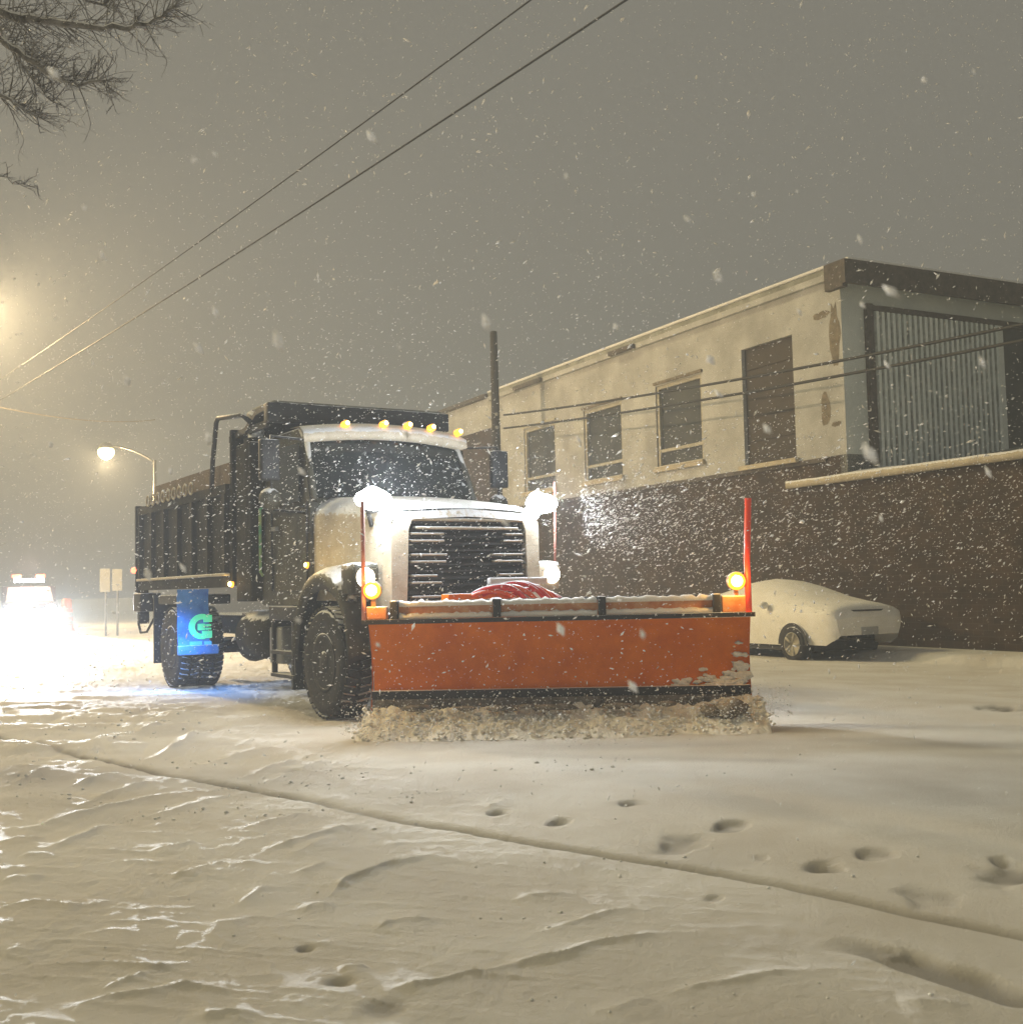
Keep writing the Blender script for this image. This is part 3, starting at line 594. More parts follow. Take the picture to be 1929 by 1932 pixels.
# fenders
for sg in (-1, 1):
    m = MB(); rows = []
    for k in range(15):
        a = pi * (-.04 + 1.02 * k / 14); rr = .70
        ex = 1.06 * cos(a); cx = .02 + rr * ex; cz = .62 + (rr + .18) * sin(a) ** .8 if sin(a) > 0 else .62
        yi, yo = .88 * sg, 1.24 * sg
        rows.append([(cx, yi, min(cz + .10, 1.62)), (cx, (yi * .4 + yo * .6), cz + .06), (cx, yo - .02 * sg, cz), (cx, yo, cz - .09), (cx * .97, yo - .03 * sg, cz - .13)])
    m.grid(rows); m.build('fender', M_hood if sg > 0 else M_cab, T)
    m = MB(); m.grid([[(x_ * .96, y_ * .98, z_ - .05) for x_, y_, z_ in r] for r in rows]); m.build('wheel_arch', M_black, T)
    # headlight pod
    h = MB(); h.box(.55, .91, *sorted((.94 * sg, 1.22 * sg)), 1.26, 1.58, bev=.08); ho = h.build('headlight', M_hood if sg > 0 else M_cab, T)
    l_ = MB(); l_.lathe([(.10, 0), (.09, .03), (.05, .045), (.02, .05)], (.905, 1.10 * sg, 1.43), (1, -.1 * sg, 0), 20); l_.build('lens', M_head, ho)
    lamp('headlight_beam', 'SPOT', (1.1, 1.10 * sg, 1.43), 40, (1, .86, .68), ho, .08, aim=(1, 0, -.12), size=90, blend=.6)
    # work lights on brackets beside the hood
    b_ = MB(); b_.tube([(.70, .93 * sg, 1.95), (.80, 1.02 * sg, 2.12)], .025, 8); b_.lathe([(.03, -.12), (.12, -.08), (.14, -.03), (.13, -.01)], (.86, .98 * sg, 2.2), (1, 0, -.1), 20); bo = b_.build('work_light', M_black, T)
    l_ = MB(); l_.blob((.90, 1.0 * sg, 2.20), (.05, .21, .11), .02); l_.build('lens', M_work, bo)
    l2 = MB(); l2.lathe([(.08, -.04), (.09, 0), (.07, .025), (.01, .04)], (1.0, .82 * sg, 2.10), (1, 0, -.1), 18); l2.build('lens', M_work, bo)
    lamp('work_light_beam', 'SPOT', (1.10, .98 * sg, 2.2), 170, (.90, .96, 1.0), bo, .12, aim=(1, .0, -.22), size=110, blend=.8)
    lamp('work_light_glow', 'POINT', (1.12, 1.02 * sg, 2.34), 110, (.84, .92, 1.0), bo, .12)
m = MB(); m.box(1.05, 1.25, -1.15, 1.15, .72, 1.08, bev=.04); m.build('bumper', M_black, T)
# snow and turn-signal marker on the fender
m = MB(); m.lathe([(.035, 0), (.03, .03), (.01, .045)], (-.22, -1.245, 1.58), (0, -1, .2), 14); o_ = m.build('fender_marker_light', M_amberS, T); m.core(o_, (-.20, -1.28, 1.585), .024, (.3, -1, .1))
lamp('marker_glow', 'POINT', (-.22, -1.36, 1.62), 2.2, (1, .72, .25), T, .03)
# cab
cz0, czr = 1.15, 3.18
poly = [(-2.15, cz0), (-.60, cz0), (-.60, 2.28), (-.95, 3.05), (-1.10, czr), (-2.10, czr), (-2.15, 3.1)]
m = MB()
side_out = []
secy = [(-1.06, -.02), (-1.04, .0), (0, .04), (1.04, 0), (1.06, -.02)]
m.grid([[(x_, yy * (1 - max(0, (z_ - 2.28)) * .07), z_ + dz * (z_ > 3)) for x_, z_ in poly + poly[:1]] for yy, dz in secy], False)
for yy in (-1.06, 1.06): m.add([(x_, yy * (1 - max(0, (z_ - 2.28)) * .07), z_ - .02 * (z_ > 3)) for x_, z_ in poly], [tuple(range(len(poly)))])
co_ = m.build('cab', M_cab, T)
# windshield: leaning plane slightly curved
rows = []
for k in range(13):
    t = -1 + 2 * k / 12; bulge = .10 * (1 - t * t)
    rows.append([(-.56 + bulge, .98 * t, 2.33), (-.74 + bulge, .965 * t, 2.68), (-.915 + bulge, .93 * t, 3.02)])
MB().grid(rows).build('windshield', M_glass, co_)
for sg in (-1, 1): MB().tube([(-.56, 1.02 * sg, 2.30), (-.74, 1.0 * sg, 2.68), (-.93, .96 * sg, 3.05)], .035, 8).build('windshield_pillar', M_cab, co_)
# roof visor brow, pale with snow, curved down at the far side
rows = []
for k in range(13):
    t = -1 + 2 * k / 12; bl = .12 * (1 - t * t); dz = -.06 * t * t
    rows.append([(-1.35, 1.0 * t, 3.26 + dz), (-.98 + bl, 1.03 * t, 3.24 + dz), (-.80 + bl, 1.05 * t, 3.16 + dz), (-.78 + bl, 1.05 * t, 3.06 + dz), (-.90 + bl, 1.0 * t, 3.04 + dz)])
MB().grid(rows).build('sun_visor', M_hood, co_)
for yy in (-.66, -.20, .11, .43, .83):
    dz = -.05 * yy * yy
    m = MB(); m.lathe([(.045, -.06), (.042, .02), (.028, .045), (.008, .055)], (-.80 + .12 * (1 - yy * yy), yy + .1, 3.22 + dz), (1, 0, .1), 14); o_ = m.build('roof_marker_light', M_amberS, co_); m.core(o_, (-.80 + .12 * (1 - yy * yy) + .045, yy + .1, 3.225 + dz), .026)
# side window, door seams
for sg in (-1, 1):
    MB().box(-1.72, -.92, *sorted((1.052 * sg, 1.066 * sg)), 2.32, 2.98).build('side_window', M_glass, co_)
    d = MB(); 
    for a in ((-1.80, -1.78, 1.3, 3.0), (-.70, -.68, 1.3, 2.3), (-1.78, -.70, 1.3, 1.32), (-1.78, -.78, 2.24, 2.27)): d.box(a[0], a[1], *sorted((1.055 * sg, 1.075 * sg)), a[2], a[3])
    d.build('door_seam', M_black, co_)
    MB().box(-1.72, -1.58, *sorted((1.06 * sg, 1.10 * sg)), 2.02, 2.07, bev=.008).build('door_handle', M_steel, co_)
    # mirrors on their brackets
    b_ = MB(); b_.tube([(-.80, 1.05 * sg, 3.0), (-.75, 1.45 * sg, 3.02), (-.73, 1.47 * sg, 2.6), (-.75, 1.42 * sg, 2.2), (-.78, 1.05 * sg, 2.18)], .016, 6)
    bo = b_.build('side_mirror', M_black, co_)
    MB().box(-.80, -.70, *sorted((1.36 * sg, 1.58 * sg)), 2.52, 2.98, bev=.03).build('mirror_housing', M_black, bo)
    m = MB(); m.lathe([(.02, -.06), (.11, -.03), (.13, .02), (.12, .03)], (-.74, 1.46 * sg, 2.32), (-1, 0, 0), 18); m.build('round_mirror', M_cab, bo)
m = MB(); m.lathe([(.02, 0), (.015, .02)], (-.72, -1.50, 2.36), (1, -.4, 0), 10); m.build('mirror_marker_light', M_amberS, T)
# steps, tank, battery box
m = MB(); m.box(-1.65, -.72, -1.16, -.95, .98, 1.14, bev=.01); m.box(-1.55, -.85, -1.18, -1.0, .60, .64); m.box(-1.55, -.85, -1.18, -1.0, .34, .38); m.box(-1.57, -1.53, -1.16, -1.1, .34, .98); m.box(-.87, -.83, -1.16, -1.1, .34, .98); m.build('cab_step', M_black, T)
m = MB(); m.lathe([(.2, -.62), (.30, -.60), (.31, 0), (.30, .60), (.2, .62)], (-2.45, -.80, .78), (1, 0, 0), 24); m.build('fuel_tank', M_body, T)
MB().box(-1.75, -1.35, -1.12, -.75, .48, .9, bev=.03).build('battery_box', M_steel, T)
MB().box(-.95, -.9, -1.16, -.82, .22, .95).build('mud_flap', M_black, T)
# exhaust stack with heat shield, grab rail with green reflector
m = MB(); m.tube([(-2.35, -1.05, 1.2), (-2.35, -1.05, 3.32)], .10, 14); m.tube([(-2.35, -1.05, 3.30), (-2.35, -1.05, 3.42), (-2.45, -1.08, 3.52)], .06, 12); ex = m.build('exhaust_stack', M_black, T)
rows = [[(-2.35 + .15 * cos(a), -1.05 + .15 * sin(a), z) for a in [pi * 1.0 + pi * k / 8 for k in range(9)]] for z in (1.9, 3.2)]
MB().grid(rows).build('heat_shield', M_body, ex)
m = MB(); m.box(-2.75, -2.2, -1.18, -.2, 1.2, 3.15, bev=.03); m.build('headboard_box', M_body, T)
m = MB(); m.tube([(-1.95, -1.12, 1.50), (-1.95, -1.15, 1.55), (-1.95, -1.15, 2.30), (-1.95, -1.08, 2.34)], .018, 8); m.build('grab_rail', M_grn, T)
m = MB(); m.lathe([(.045, 0), (.04, .02), (.01, .04)], (-2.85, -1.20, 1.42), (.3, -1, 0), 14); o_ = m.build('side_marker_light', M_amberS, T); m.core(o_, (-2.835, -1.235, 1.42), .032, (.4, -1, 0))
lamp('marker_glow', 'POINT', (-2.8, -1.32, 1.42), 1.6, (1, .65, .2), T, .03)
# dump body
BX0, BX1 = -7.25, -2.85
m = MB(); 
m.box(BX0, BX1, -1.22, -1.16, 1.45, 2.62); m.box(BX0, BX1, 1.16, 1.22, 1.45, 2.62); m.box(BX1, BX1 + .08, -1.22, 1.22, 1.45, 3.36); m.box(BX0, BX0 + .08, -1.16, 1.16, 1.45, 2.62)
m.box(BX0 + .08, BX1, -1.16, 1.16, 1.40, 1.5); m.box(BX0, BX1, -1.27, -1.222, 1.38, 1.52); m.box(BX0, BX1, 1.222, 1.27, 1.38, 1.52)
m.box(BX0 - .02, BX1, -1.28, -1.222, 2.56, 2.68); m.box(BX0 - .02, BX1, 1.222, 1.28, 2.56, 2.68)
bd = m.build('dump_body', M_body, T)
for k in range(7):
    x_ = BX0 + .05 + k * .70
    for sg in (-1, 1): MB().box(x_, x_ + .10, *sorted((1.222 * sg, 1.285 * sg)), 1.522, 2.558).build('body_rib', M_body, bd)
for sg in (-1, 1):
    MB().box(-6.45, BX1, *sorted((1.17 * sg, 1.21 * sg)), 2.685, 2.96).build('sideboard', M_board, bd)
    MB().box(BX0 - .0, BX1, *sorted((1.225 * sg, 1.30 * sg)), 1.523, 1.56, bev=.012).build('ledge_snow', M_coping, bd)
    MB().box(BX0 - .08, BX0 - .005, *sorted((1.10 * sg, 1.30 * sg)), 1.3, 2.72, bev=.01).build('tail_post', M_black, bd)
m = MB()   # tarp straps and hooks looped along the rail
for k in range(9):
    x_ = BX0 + .75 + k * .28
    m.tube([(x_ + .09 * cos(a), -1.30, 2.74 + .08 * sin(a)) for a in [2 * pi * j / 12 for j in range(13)]], .014, 6)
m.build('tarp_hooks', M_coping, bd)
m = MB(); m.lathe([(.05, 0), (.045, .03), (.01, .045)], (BX0 - .05, -1.31, 1.70), (.5, -1, 0), 14); m.build('rear_marker_light', M_redl, bd)
m = MB(); m.box(BX0 - .10, BX0 + .35, -1.32, -1.0, 1.05, 1.34, bev=.03); m.tube([(BX0, -1.25, 1.1), (BX0 + .05, -1.27, .85), (BX0 + .1, -1.25, .72), (BX0 + .35, -1.22, .74), (BX0 + .5, -1.15, .95)], .02, 6)
m.box(BX0 - .02, BX0 + .12, -1.28, -1.12, .86, 1.05, bev=.02); m.build('rear_hitch_gear', M_black, bd)
MB().box(XR - .95, XR - .90, -1.26, -.60, .28, 1.3).build('mud_flap', M_black, T)
MB().box(XR - .72, XR + .75, -1.25, -.62, 1.16, 1.30, bev=.03).build('wheel_guard', M_black, T)
# cab shield
m = MB(); m.prism([(-3.0, 3.30), (-2.4, 3.34), (-2.0, 3.50), (-1.55, 3.52), (-1.50, 3.33), (-1.57, 3.33), (-1.60, 3.46), (-2.0, 3.44), (-2.4, 3.27), (-3.0, 3.22)], -1.18, 1.18)
m.box(-1.66, -1.50, -1.2, 1.2, 3.30, 3.53, bev=.02)
for yy in (-1.16, -.4, .4, 1.12): m.box(-2.7, -1.67, yy, yy + .05, 3.26, 3.34)
m.build('cab_shield', M_black, T)
MB().box(-2.30, -1.56, -1.12, 1.12, 3.535, 3.56, bev=.01).build('shield_snow', M_roofsn, T)
m = MB(); m.tube([(-3.42, -1.28, 2.62), (-3.36, -1.28, 3.0), (-3.2, -1.28, 3.50), (-3.12, -1.28, 3.55), (-2.2, -1.27, 3.46), (-2.1, -1.2, 3.36)], .032, 8); m.build('tarp_arm', M_black, T)
# blue lit flap ahead of the rear wheels
fx = XR + .78
A = [W for W in (0,)]
F_ = thing  # noqa
y0f, y1f = -1.385, -.95; zf0, zf1 = .52, 1.372
m = MB(); N = 8
rows = []
for k in range(N + 1):
    z = zf0 + (zf1 - zf0) * k / N; bx = .015 * sin(k * 1.7) - .05 * (1 - k / N) ** 2 * -1
    rows.append([(fx + bx, y0f + (y1f - y0f) * j / 4 + (.0), z) for j in range(5)])
m.grid(rows); m.grid([[(a - .02, b, c) for a, b, c in r] for r in rows]); m.box(fx - .02, fx + .09, y0f, y1f + .12, zf0 - .05, zf0 + .08, bev=.02)
fl = m.build('blue_mud_flap', M_blue, T); fl['label'] = 'glowing blue flap with a round green emblem ahead of the rear wheel'
ex_ = fx + .055
def fyz(u, v): return (ex_, y0f + (y1f - y0f) * u, zf0 + (zf1 - zf0) * v)
m = MB()   # C-shaped ring, open to the right, with bars inside
c_u, c_v = .58, .34
outer = []; inner = []
for k in range(15):
    a = radians(75 + 210 * k / 14); outer.append((ex_, y0f + .56 * c_u + .185 * cos(a), zf0 + .98 * c_v + .175 * sin(a))); inner.append((ex_, y0f + .56 * c_u + .10 * cos(a), zf0 + .98 * c_v + .10 * sin(a)))
m.grid([outer, inner], False); m.grid([[(p[0] + .008, p[1], p[2]) for p in outer], [(p[0] + .008, p[1], p[2]) for p in inner]], False)
cyy = y0f + .56 * c_u; czz = zf0 + .98 * c_v
for z0_, z1_, ya, yb in ((.06, .16, .02, .14), (-.16, -.06, .0, .14), (-.05, .04, -.06, .04), (.0, .03, .05, .13), (-.045, -.02, .05, .13)):
    m.box(ex_, ex_ + .012, cyy + ya, cyy + yb, czz + z0_, czz + z1_, bev=.004)
m.box(ex_, ex_ + .012, y0f + .13, y1f + .06, zf0 + .0, zf0 + .06)
m.build('emblem', M_green, fl)
m = MB(); m.box(ex_, ex_ + .01, cyy - .17, cyy + .0, czz - .25, czz - .20); m.box(ex_, ex_ + .01, cyy + .03, cyy + .13, czz - .25, czz - .205); m.build('lettering', M_cyan, fl)
lamp('blue_underlight', 'SPOT', (XR + 1.3, -1.75, .9), 150, (.10, .35, 1.0), fl, .15, aim=(-.6, .2, -.55), size=125, blend=.9)
lamp('blue_underlight', 'SPOT', (XR + 1.6, -.9, 1.0), 60, (.10, .35, 1.0), fl, .15, aim=(.2, -.5, -1), size=130, blend=.9)

# hoses and hitch frame behind the plow
m = MB(); m.prism([(1.2, .5), (1.7, .45), (1.7, .6), (1.2, .85)], -.35, -.25); m.prism([(1.2, .5), (1.7, .45), (1.7, .6), (1.2, .85)], .25, .35); m.box(1.25, 1.4, -.45, .45, .5, 1.25, bev=.02); m.build('plow_hitch', M_orange, T)
def hose(pts, r, m_):
    P_ = [Vector(p) for p in pts]; out = []
    for i in range(len(P_) - 1):
        a, b, c, d = P_[max(i - 1, 0)], P_[i], P_[i + 1], P_[min(i + 2, len(P_) - 1)]
        for k in range(8):
            t = k / 8; out.append(.5 * ((2 * b) + (c - a) * t + (2 * a - 5 * b + 4 * c - d) * t * t + (3 * b - a - 3 * c + d) * t ** 3))
    out.append(P_[-1]); MB().tube(out, r, 8).build('hydraulic_hose', m_, T, fix=False)
for k in range(9):
    y_ = -.25 + k * .07; h = 1.30 + .07 * random.random() - .006 * (k - 4) ** 2
    hose([(1.32, y_, 1.02), (1.36, y_ + .03, h - .08), (1.45 + .1 * random.random(), y_ + .22, h), (1.55, y_ + .42, h - .08 + .04 * random.random()), (1.6, y_ + .62, 1.05)], .020 + .006 * (k % 2), M_hose if k % 3 else M_hose2)
MB().box(1.30, 1.36, .05, .75, 1.33, 1.40, bev=.02).build('lift_arm_snow', M_snow, T)
MB().blob((1.6, -.02, 1.14), (.09, .09, .07), .1).build('hose_coupler', M_hose2, T)

# plow: own frame, u from its right end (image left) to the other end, f towards the viewer
def toL(p): return T_inv @ Vector(p)
T_inv = (Matrix.Translation((-.995, 12.61, 0)) @ Matrix.Rotation(radians(-58), 4, 'Z')).inverted()
pa, pb = Vector((-1.335, 10.62, 0)), Vector((2.135, 10.42, 0))
PLN = (pb - pa).length
eu = (pb - pa).normalized(); ef = Vector((eu.y, -eu.x, 0))
PM = T_inv @ Matrix(((eu.x, ef.x, 0, pa.x), (eu.y, ef.y, 0, pa.y), (0, 0, 1, 0), (0, 0, 0, 1)))
def mold(z):   # concave profile: forward offset at height z
    t = (z - .1) / .9; return .16 * (2 * t - 1) ** 2 - .10
m = MB(PM); rows = []
for k in range(13):
    z = .18 + (.985 - .18) * k / 12; rows.append([(PLN * j / 12 * (1.0) + (.03 * (1 - k / 12) if j == 0 else 0), mold(z), z) for j in range(13)])
m.grid(rows); m.grid([[(a, b - .02, c) for a, b, c in r] for r in rows])
for u in (0.0, PLN): m.add([(u, mold(z) + o_, z) for z in (.18, .45, .7, .985) for o_ in (0, -.08)], [(0, 1, 3, 2), (2, 3, 5, 4), (4, 5, 7, 6)])
plow = m.build('plow_blade', M_orange, T, fix=False)
def pm(): return MB(PM)
pm().box(.02, PLN - .02, mold(.2) - .03, mold(.2) + .05, .30, .375).build('trip_edge', M_black, plow)
pm().box(.02, PLN - .02, mold(.2) - .03, mold(.2) + .02, .02, .298).build('cutting_edge', M_dirty, plow)
pm().box(-.06, PLN + .04, mold(.985) - .02, mold(.985) + .03, .988, 1.028).build('top_strip', M_black, plow)
yb_ = mold(.985) - .02
pm().box(.22, PLN - .30, yb_ - .09, yb_ - .06, 1.03, 1.17).build('top_rail', M_orange2, plow)
pm().box(.22, PLN - .30, yb_ - .14, yb_ - .095, 1.15, 1.195).build('back_strip', M_black, plow)
m = pm()
segs = [(.28, 1.14), (1.22, 2.10), (2.18, PLN - .32)]
for a, b in segs:
    N = 26; 
    r_ = [[(a + (b - a) * k / N, yb_ - .06 + o_, 1.03 + z_ * (1 + .5 * mnoise.noise(Vector((k * .7 + a, 0, 0)))))
          for o_, z_ in ((.0, .0), (.05, .0), (.05, .035), (.02, .05), (0, .045))] for k in range(N + 1)]; m.grid(r_)
    r_ = [[(a + (b - a) * k / N, yb_ - .06 + o_, 1.172 - .03 + z_ * (1 + .6 * mnoise.noise(Vector((k * .7 + a, 5, 0)))))
          for o_, z_ in ((.0, .0), (.03, .0), (.035, .03), (.0, .05), (-.08, .05))] for k in range(N + 1)]; m.grid(r_)
m.build('rail_snow', M_snow, plow)
for u in (.20, 1.15, 2.11, PLN - .33): pm().box(u, u + .07, yb_ - .12, yb_ + .02, 1.03, 1.20, bev=.01).build('rail_bracket', M_black, plow)
pm().box(-.02, .17, yb_ - .08, yb_ + .01, 1.03, 1.15, bev=.015).build('end_block', M_orange2, plow)
pm().box(PLN - .25, PLN + .0, yb_ - .08, yb_ + .01, 1.03, 1.18, bev=.015).build('end_block', M_orange2, plow)
for u, zt, zl, du in ((-.045, 2.13, 1.30, .085), (PLN - .01, 2.06, 1.31, -.105)):
    m = pm(); m.tube([(u, yb_ - .0, 1.0), (u, yb_ - .0, 1.5), (u + .03 * (u > 1), yb_, zt)], [.022, .020, .018] if u < 1 else [.03, .03, .03], 10); m.build('marker_stake', M_stake2 if u < 1 else M_stake, plow)
    m = pm(); m.lathe([(.05, -.08), (.085, -.04), (.088, 0), (.08, .02)], (u + du, yb_ + .01, zl), (0, 1, 0), 20); m.box(u + du - .02, u + du + .02, yb_ - .05, yb_ - .02, 1.1, zl); ao = m.build('plow_marker_light', M_orange2, plow)
    m = pm(); m.lathe([(.082, 0.02), (.075, .045), (.045, .06), (.01, .065)], (u + du, yb_ + .01, zl), (0, 1, 0), 20); o_ = m.build('amber_lens', M_amber, plow); m.core(o_, (u + du, yb_ + .05, zl), .062, (0, 1, 0))
    q = PM @ Vector((u + du, yb_ + .16, zl)); lamp('amber_glow', 'POINT', q, 9, (1, .50, .08), plow, .05)
# faint marker rod by the far headlight
m = MB(); m.tube([(.8, 1.22, 1.5), (.8, 1.23, 1.9), (.8, 1.24, 2.45)], .013, 8); m.build('marker_rod', M_stake2, T)

# ------------------------------------------------------------------ snow thrown up by the blade
m = MB(); md = MB()
def pw(u, f_, z): return pa + eu * u + ef * f_ + Vector((0, 0, z))
random.seed(11)
rows = []
NN = 180
for k in range(NN + 1):
    u = -.03 + (PLN + .10) * k / NN; t = k / NN
    hh = .20 + .06 * mnoise.noise(Vector((u * 3, 0, 0))) + .04 * mnoise.noise(Vector((u * 9, 3, 0))) + .10 * max(0, t - .78) / .22
    row = []
    for j in range(16):
        s_ = j / 15; f_ = .06 + .60 * s_ * (1 + .25 * mnoise.noise(Vector((u * 2, 7, 0))))
        z = hh * (1 - s_) ** .8 * (1 + .35 * mnoise.noise(Vector((u * 6, s_ * 6, 2)))) + .03 * mnoise.noise(Vector((u * 22, s_ * 14, 4))) - .03 * s_
        row.append(pw(u, f_, z))
    rows.append(row)
m.grid(rows)
for k in range(900):
    u = random.uniform(-.04, PLN + .08); s_ = random.random() ** 1.3; f_ = .08 + .62 * s_
    r = random.uniform(.006, .026) * (1.1 - .4 * s_)
    p = pw(u, f_, max(.0, .20 * (1 - s_) + random.uniform(-.03, .03) + (.12 * max(0, u - 2.8))))
    m.blob(p, (r * 1.2, r, r * .85), .4, 1 if r < .03 else 2)
for k in range(150):     # clumps stuck on the lower corner of the blade
    u = PLN - abs(random.gauss(0, .38)); z = .30 + abs(random.gauss(0, .17)) * max(.2, 1 - (PLN - u)); 
    if u < PLN - .02: m.blob(pw(u, mold(min(z, .95)) + .02, z), (lambda q: (q * 1.6, q * .5, q * .8))(random.uniform(.012, .035)), .5, 2)
tag(m.build('snow_heap', M_clump, fix=False), 'churned snow rolling up in front of the orange plow blade', 'snow', kind='stuff')
for u, f_, z, r in ((PLN - .25, .36, .19, (.16, .12, .09)), (PLN - .42, .33, .18, (.10, .08, .06)), (.45, .24, .235, (.13, .05, .03)), (1.25, .24, .225, (.15, .05, .03)), (1.7, .24, .23, (.18, .05, .03)), (2.25, .24, .23, (.13, .05, .03)), (.9, .25, .23, (.10, .05, .025)), (2.7, .25, .24, (.08, .05, .025)), (1.45, .23, .24, (.10, .05, .02))):  # end lumps are slush; flat ones paint in the gap's shade
    md.blob(pw(u, f_, z), r, .4, 2)
tag(md.build('slush_and_gap_shade', M_dirty, fix=False), 'dark slush lumps and dark strips for the shaded gap under the plow blade', 'slush', kind='stuff')

# ------------------------------------------------------------------ parked car
CA = radians(-63)     # nose towards the viewer, along the kerb
wc = atG(1503, 1244, -.14)
ch = Vector((cos(CA), sin(CA), 0)); cl = Vector((-ch.y, ch.x, 0))      # cl: its left -> away from the street
corg = wc - ch * 1.35 + cl * .80
car = thing('parked_car', 'snow-covered pale sedan parked along the brick wall', 'car', (corg.x, corg.y, -.17), CA)
prof = [(-2.30, .55, .85, .72), (-2.2, .40, 1.05, .82), (-1.7, .32, 1.20, .86), (-1.15, .28, 1.33, .88), (-.6, .28, 1.46, .885), (-.1, .28, 1.52, .885), (.35, .28, 1.49, .885), (.9, .28, 1.37, .885), (1.35, .30, 1.22, .88), (1.8, .30, 1.12, .87), (2.10, .30, 1.07, .86), (2.26, .38, 1.03, .84), (2.34, .42, .97, .80), (2.39, .48, .80, .76)]
rows = []
for x_, zb, zt, hw in prof:
    row = []; cab_ = max(0, min(1, (zt - 1.12) / .35))
    for k in range(25):
        a = -pi / 2 + 2 * pi * k / 24 * .5 + 0   # half turn: right bottom -> top -> left bottom
        t = k / 24
        zc = (zb + .88) / 2 if zt > .95 else (zb + zt) / 2
        if t < .3: y_ = -hw * (1 - .10 * (1 - t / .3) ** 2); z_ = zb + (min(.86, zt - .05) - zb) * t / .3
        elif t > .7: y_ = hw * (1 - .10 * ((t - .7) / .3) ** 2); z_ = min(.86, zt - .05) - (min(.86, zt - .05) - zb) * (t - .7) / .3
        else:
            s_ = (t - .3) / .4; a = pi * s_; e_ = .62
            cy_ = -cos(a); y_ = hw * (abs(cy_) ** .85) * (1 if cy_ > 0 else -1) * (1 - cab_ * .12 * sin(a) ** .5)
            z_ = min(.86, zt - .05) + (zt - min(.86, zt - .05)) * (sin(a) ** .92)
        row.append((x_, y_, z_))
    rows.append(row)
m = MB(); m.grid(rows); m.add([p for p in rows[0]], [tuple(range(25))]); m.add([p for p in rows[-1]], [tuple(range(25))])
m.build('body', M_car, car)
for x_ in (1.35, -1.35):
    for sg in (-1, 1):
        t = MB(); t.lathe([(.22, -.09), (.31, -.10), (.325, -.05), (.325, .05), (.31, .10), (.22, .09)], (x_, .81 * sg, .31), (0, 1, 0), 28); wo = t.build('wheel', M_rubber, car)
        r = MB(); r.lathe([(.22, .10 * sg), (.205, .105 * sg), (.18, .06 * sg), (.05, .07 * sg), (.04, .1 * sg)], (x_, .81 * sg, .31), (0, 1, 0), 24)
        for k in range(5): a = 2 * pi * k / 5; r.tube([(x_ + .04 * cos(a), .90 * sg, .31 + .04 * sin(a)), (x_ + .2 * cos(a), .905 * sg, .31 + .2 * sin(a))], .025, 6)
        r.build('rim', M_frame, wo)
        a_ = MB(); po = [(x_ + .40 * cos(pi * k / 14), .30 + .40 * sin(pi * k / 14)) for k in range(15)]; pi_ = [(x_ + .33 * cos(pi * k / 14), .30 + .33 * sin(pi * k / 14)) for k in range(15)]
        a_.prism(po + pi_[::-1], .875 * sg, .893 * sg); a_.build('wheel_arch', M_black, car)
MB().box(-1.9, 1.75, -.74, .74, .18, .36).build('underbody', M_black, car)
m = MB(); m.grid([[(2.385 - .12 * t * t, .72 * t, z + .0) for t in [-1 + k / 5 for k in range(11)]] for z in (.93, .90)]);
m.build('hood_gap', M_black, car)
for sg in (-1, 1):
    MB().blob((2.30, .60 * sg, .79), (.08, .14, .06), .05).build('headlight', M_cargrey, car)
m = MB(); m.grid([[(2.405 - .12 * t * t, .60 * t, z) for t in [-1 + k / 5 for k in range(11)]] for z in (.48, .62)]); m.build('bumper_grille', M_cargrey, car)
for sg in (-1, 1): MB().blob((.62, .93 * sg, 1.02), (.07, .10, .07), .1).build('side_mirror', M_car, car)
MB().box(-.42, -.40, *(-.892, -.880), .42, .98).build('door_seam', M_cargrey, car)

# ------------------------------------------------------------------ oncoming vehicle far left
sp = Vector((-19.0, 45, 0)); sa = atan2(-45 + 8, 19 - 2)
suv = thing('oncoming_vehicle', 'oncoming vehicle with glaring white headlights and roof light bar at far left', 'car', sp, sa)
m = MB(); m.prism([(-2.4, .4), (2.4, .4), (2.45, .95), (2.2, 1.08), (1.2, 1.15), (.6, 1.75), (-2.2, 1.8), (-2.4, 1.1)], -.95, .95); m.build('body', M_suv, suv)
m = MB(); m.add([(1.24, -.85, 1.16), (1.24, .85, 1.16), (.66, .75, 1.72), (.66, -.75, 1.72)], [(0, 1, 2, 3)]); m.build('windshield', M_glass, suv)
for x_ in (1.5, -1.5):
    for sg in (-1, 1):
        t = MB(); t.lathe([(.2, -.1), (.36, -.11), (.38, 0), (.36, .11), (.2, .1)], (x_, .9 * sg, .38), (0, 1, 0), 20); t.build('wheel', M_rubber, suv)
for sg in (-1, 1):
    m = MB(); m.lathe([(.20, 0), (.18, .05), (.08, .08)], (2.44, .70 * sg, .86), (1, 0, 0), 18); h = m.build('headlight', M_white, suv)
    lamp('headlight_beam', 'SPOT', (2.7, .70 * sg, .86), 30000, (.93, .96, 1.0), h, .1, aim=(1, .0, -.085), size=19, blend=.35)
m = MB(); m.box(.2, .45, -.55, .55, 1.92, 2.06, bev=.04); lbx = m.build('light_bar', M_white, suv)
for yy, mm in ((-.62, M_redl), (.25, M_redl)):
    m = MB(); m.box(.2, .42, yy, yy + .34, 2.10, 2.22, bev=.04); m.build('red_beacon', mm, suv)
lamp('light_bar_glow', 'POINT', (.9, 0, 2.5), 220, (1.0, .55, .45), suv, .1)
lamp('added_glare_beam', 'SPOT', (2.7, 0, .75), 44000, (.90, .95, 1.0), suv, .2, aim=(1, -.12, -.32), size=52, blend=.6)  # extra spot without a fixture, added to whiten the snow ahead

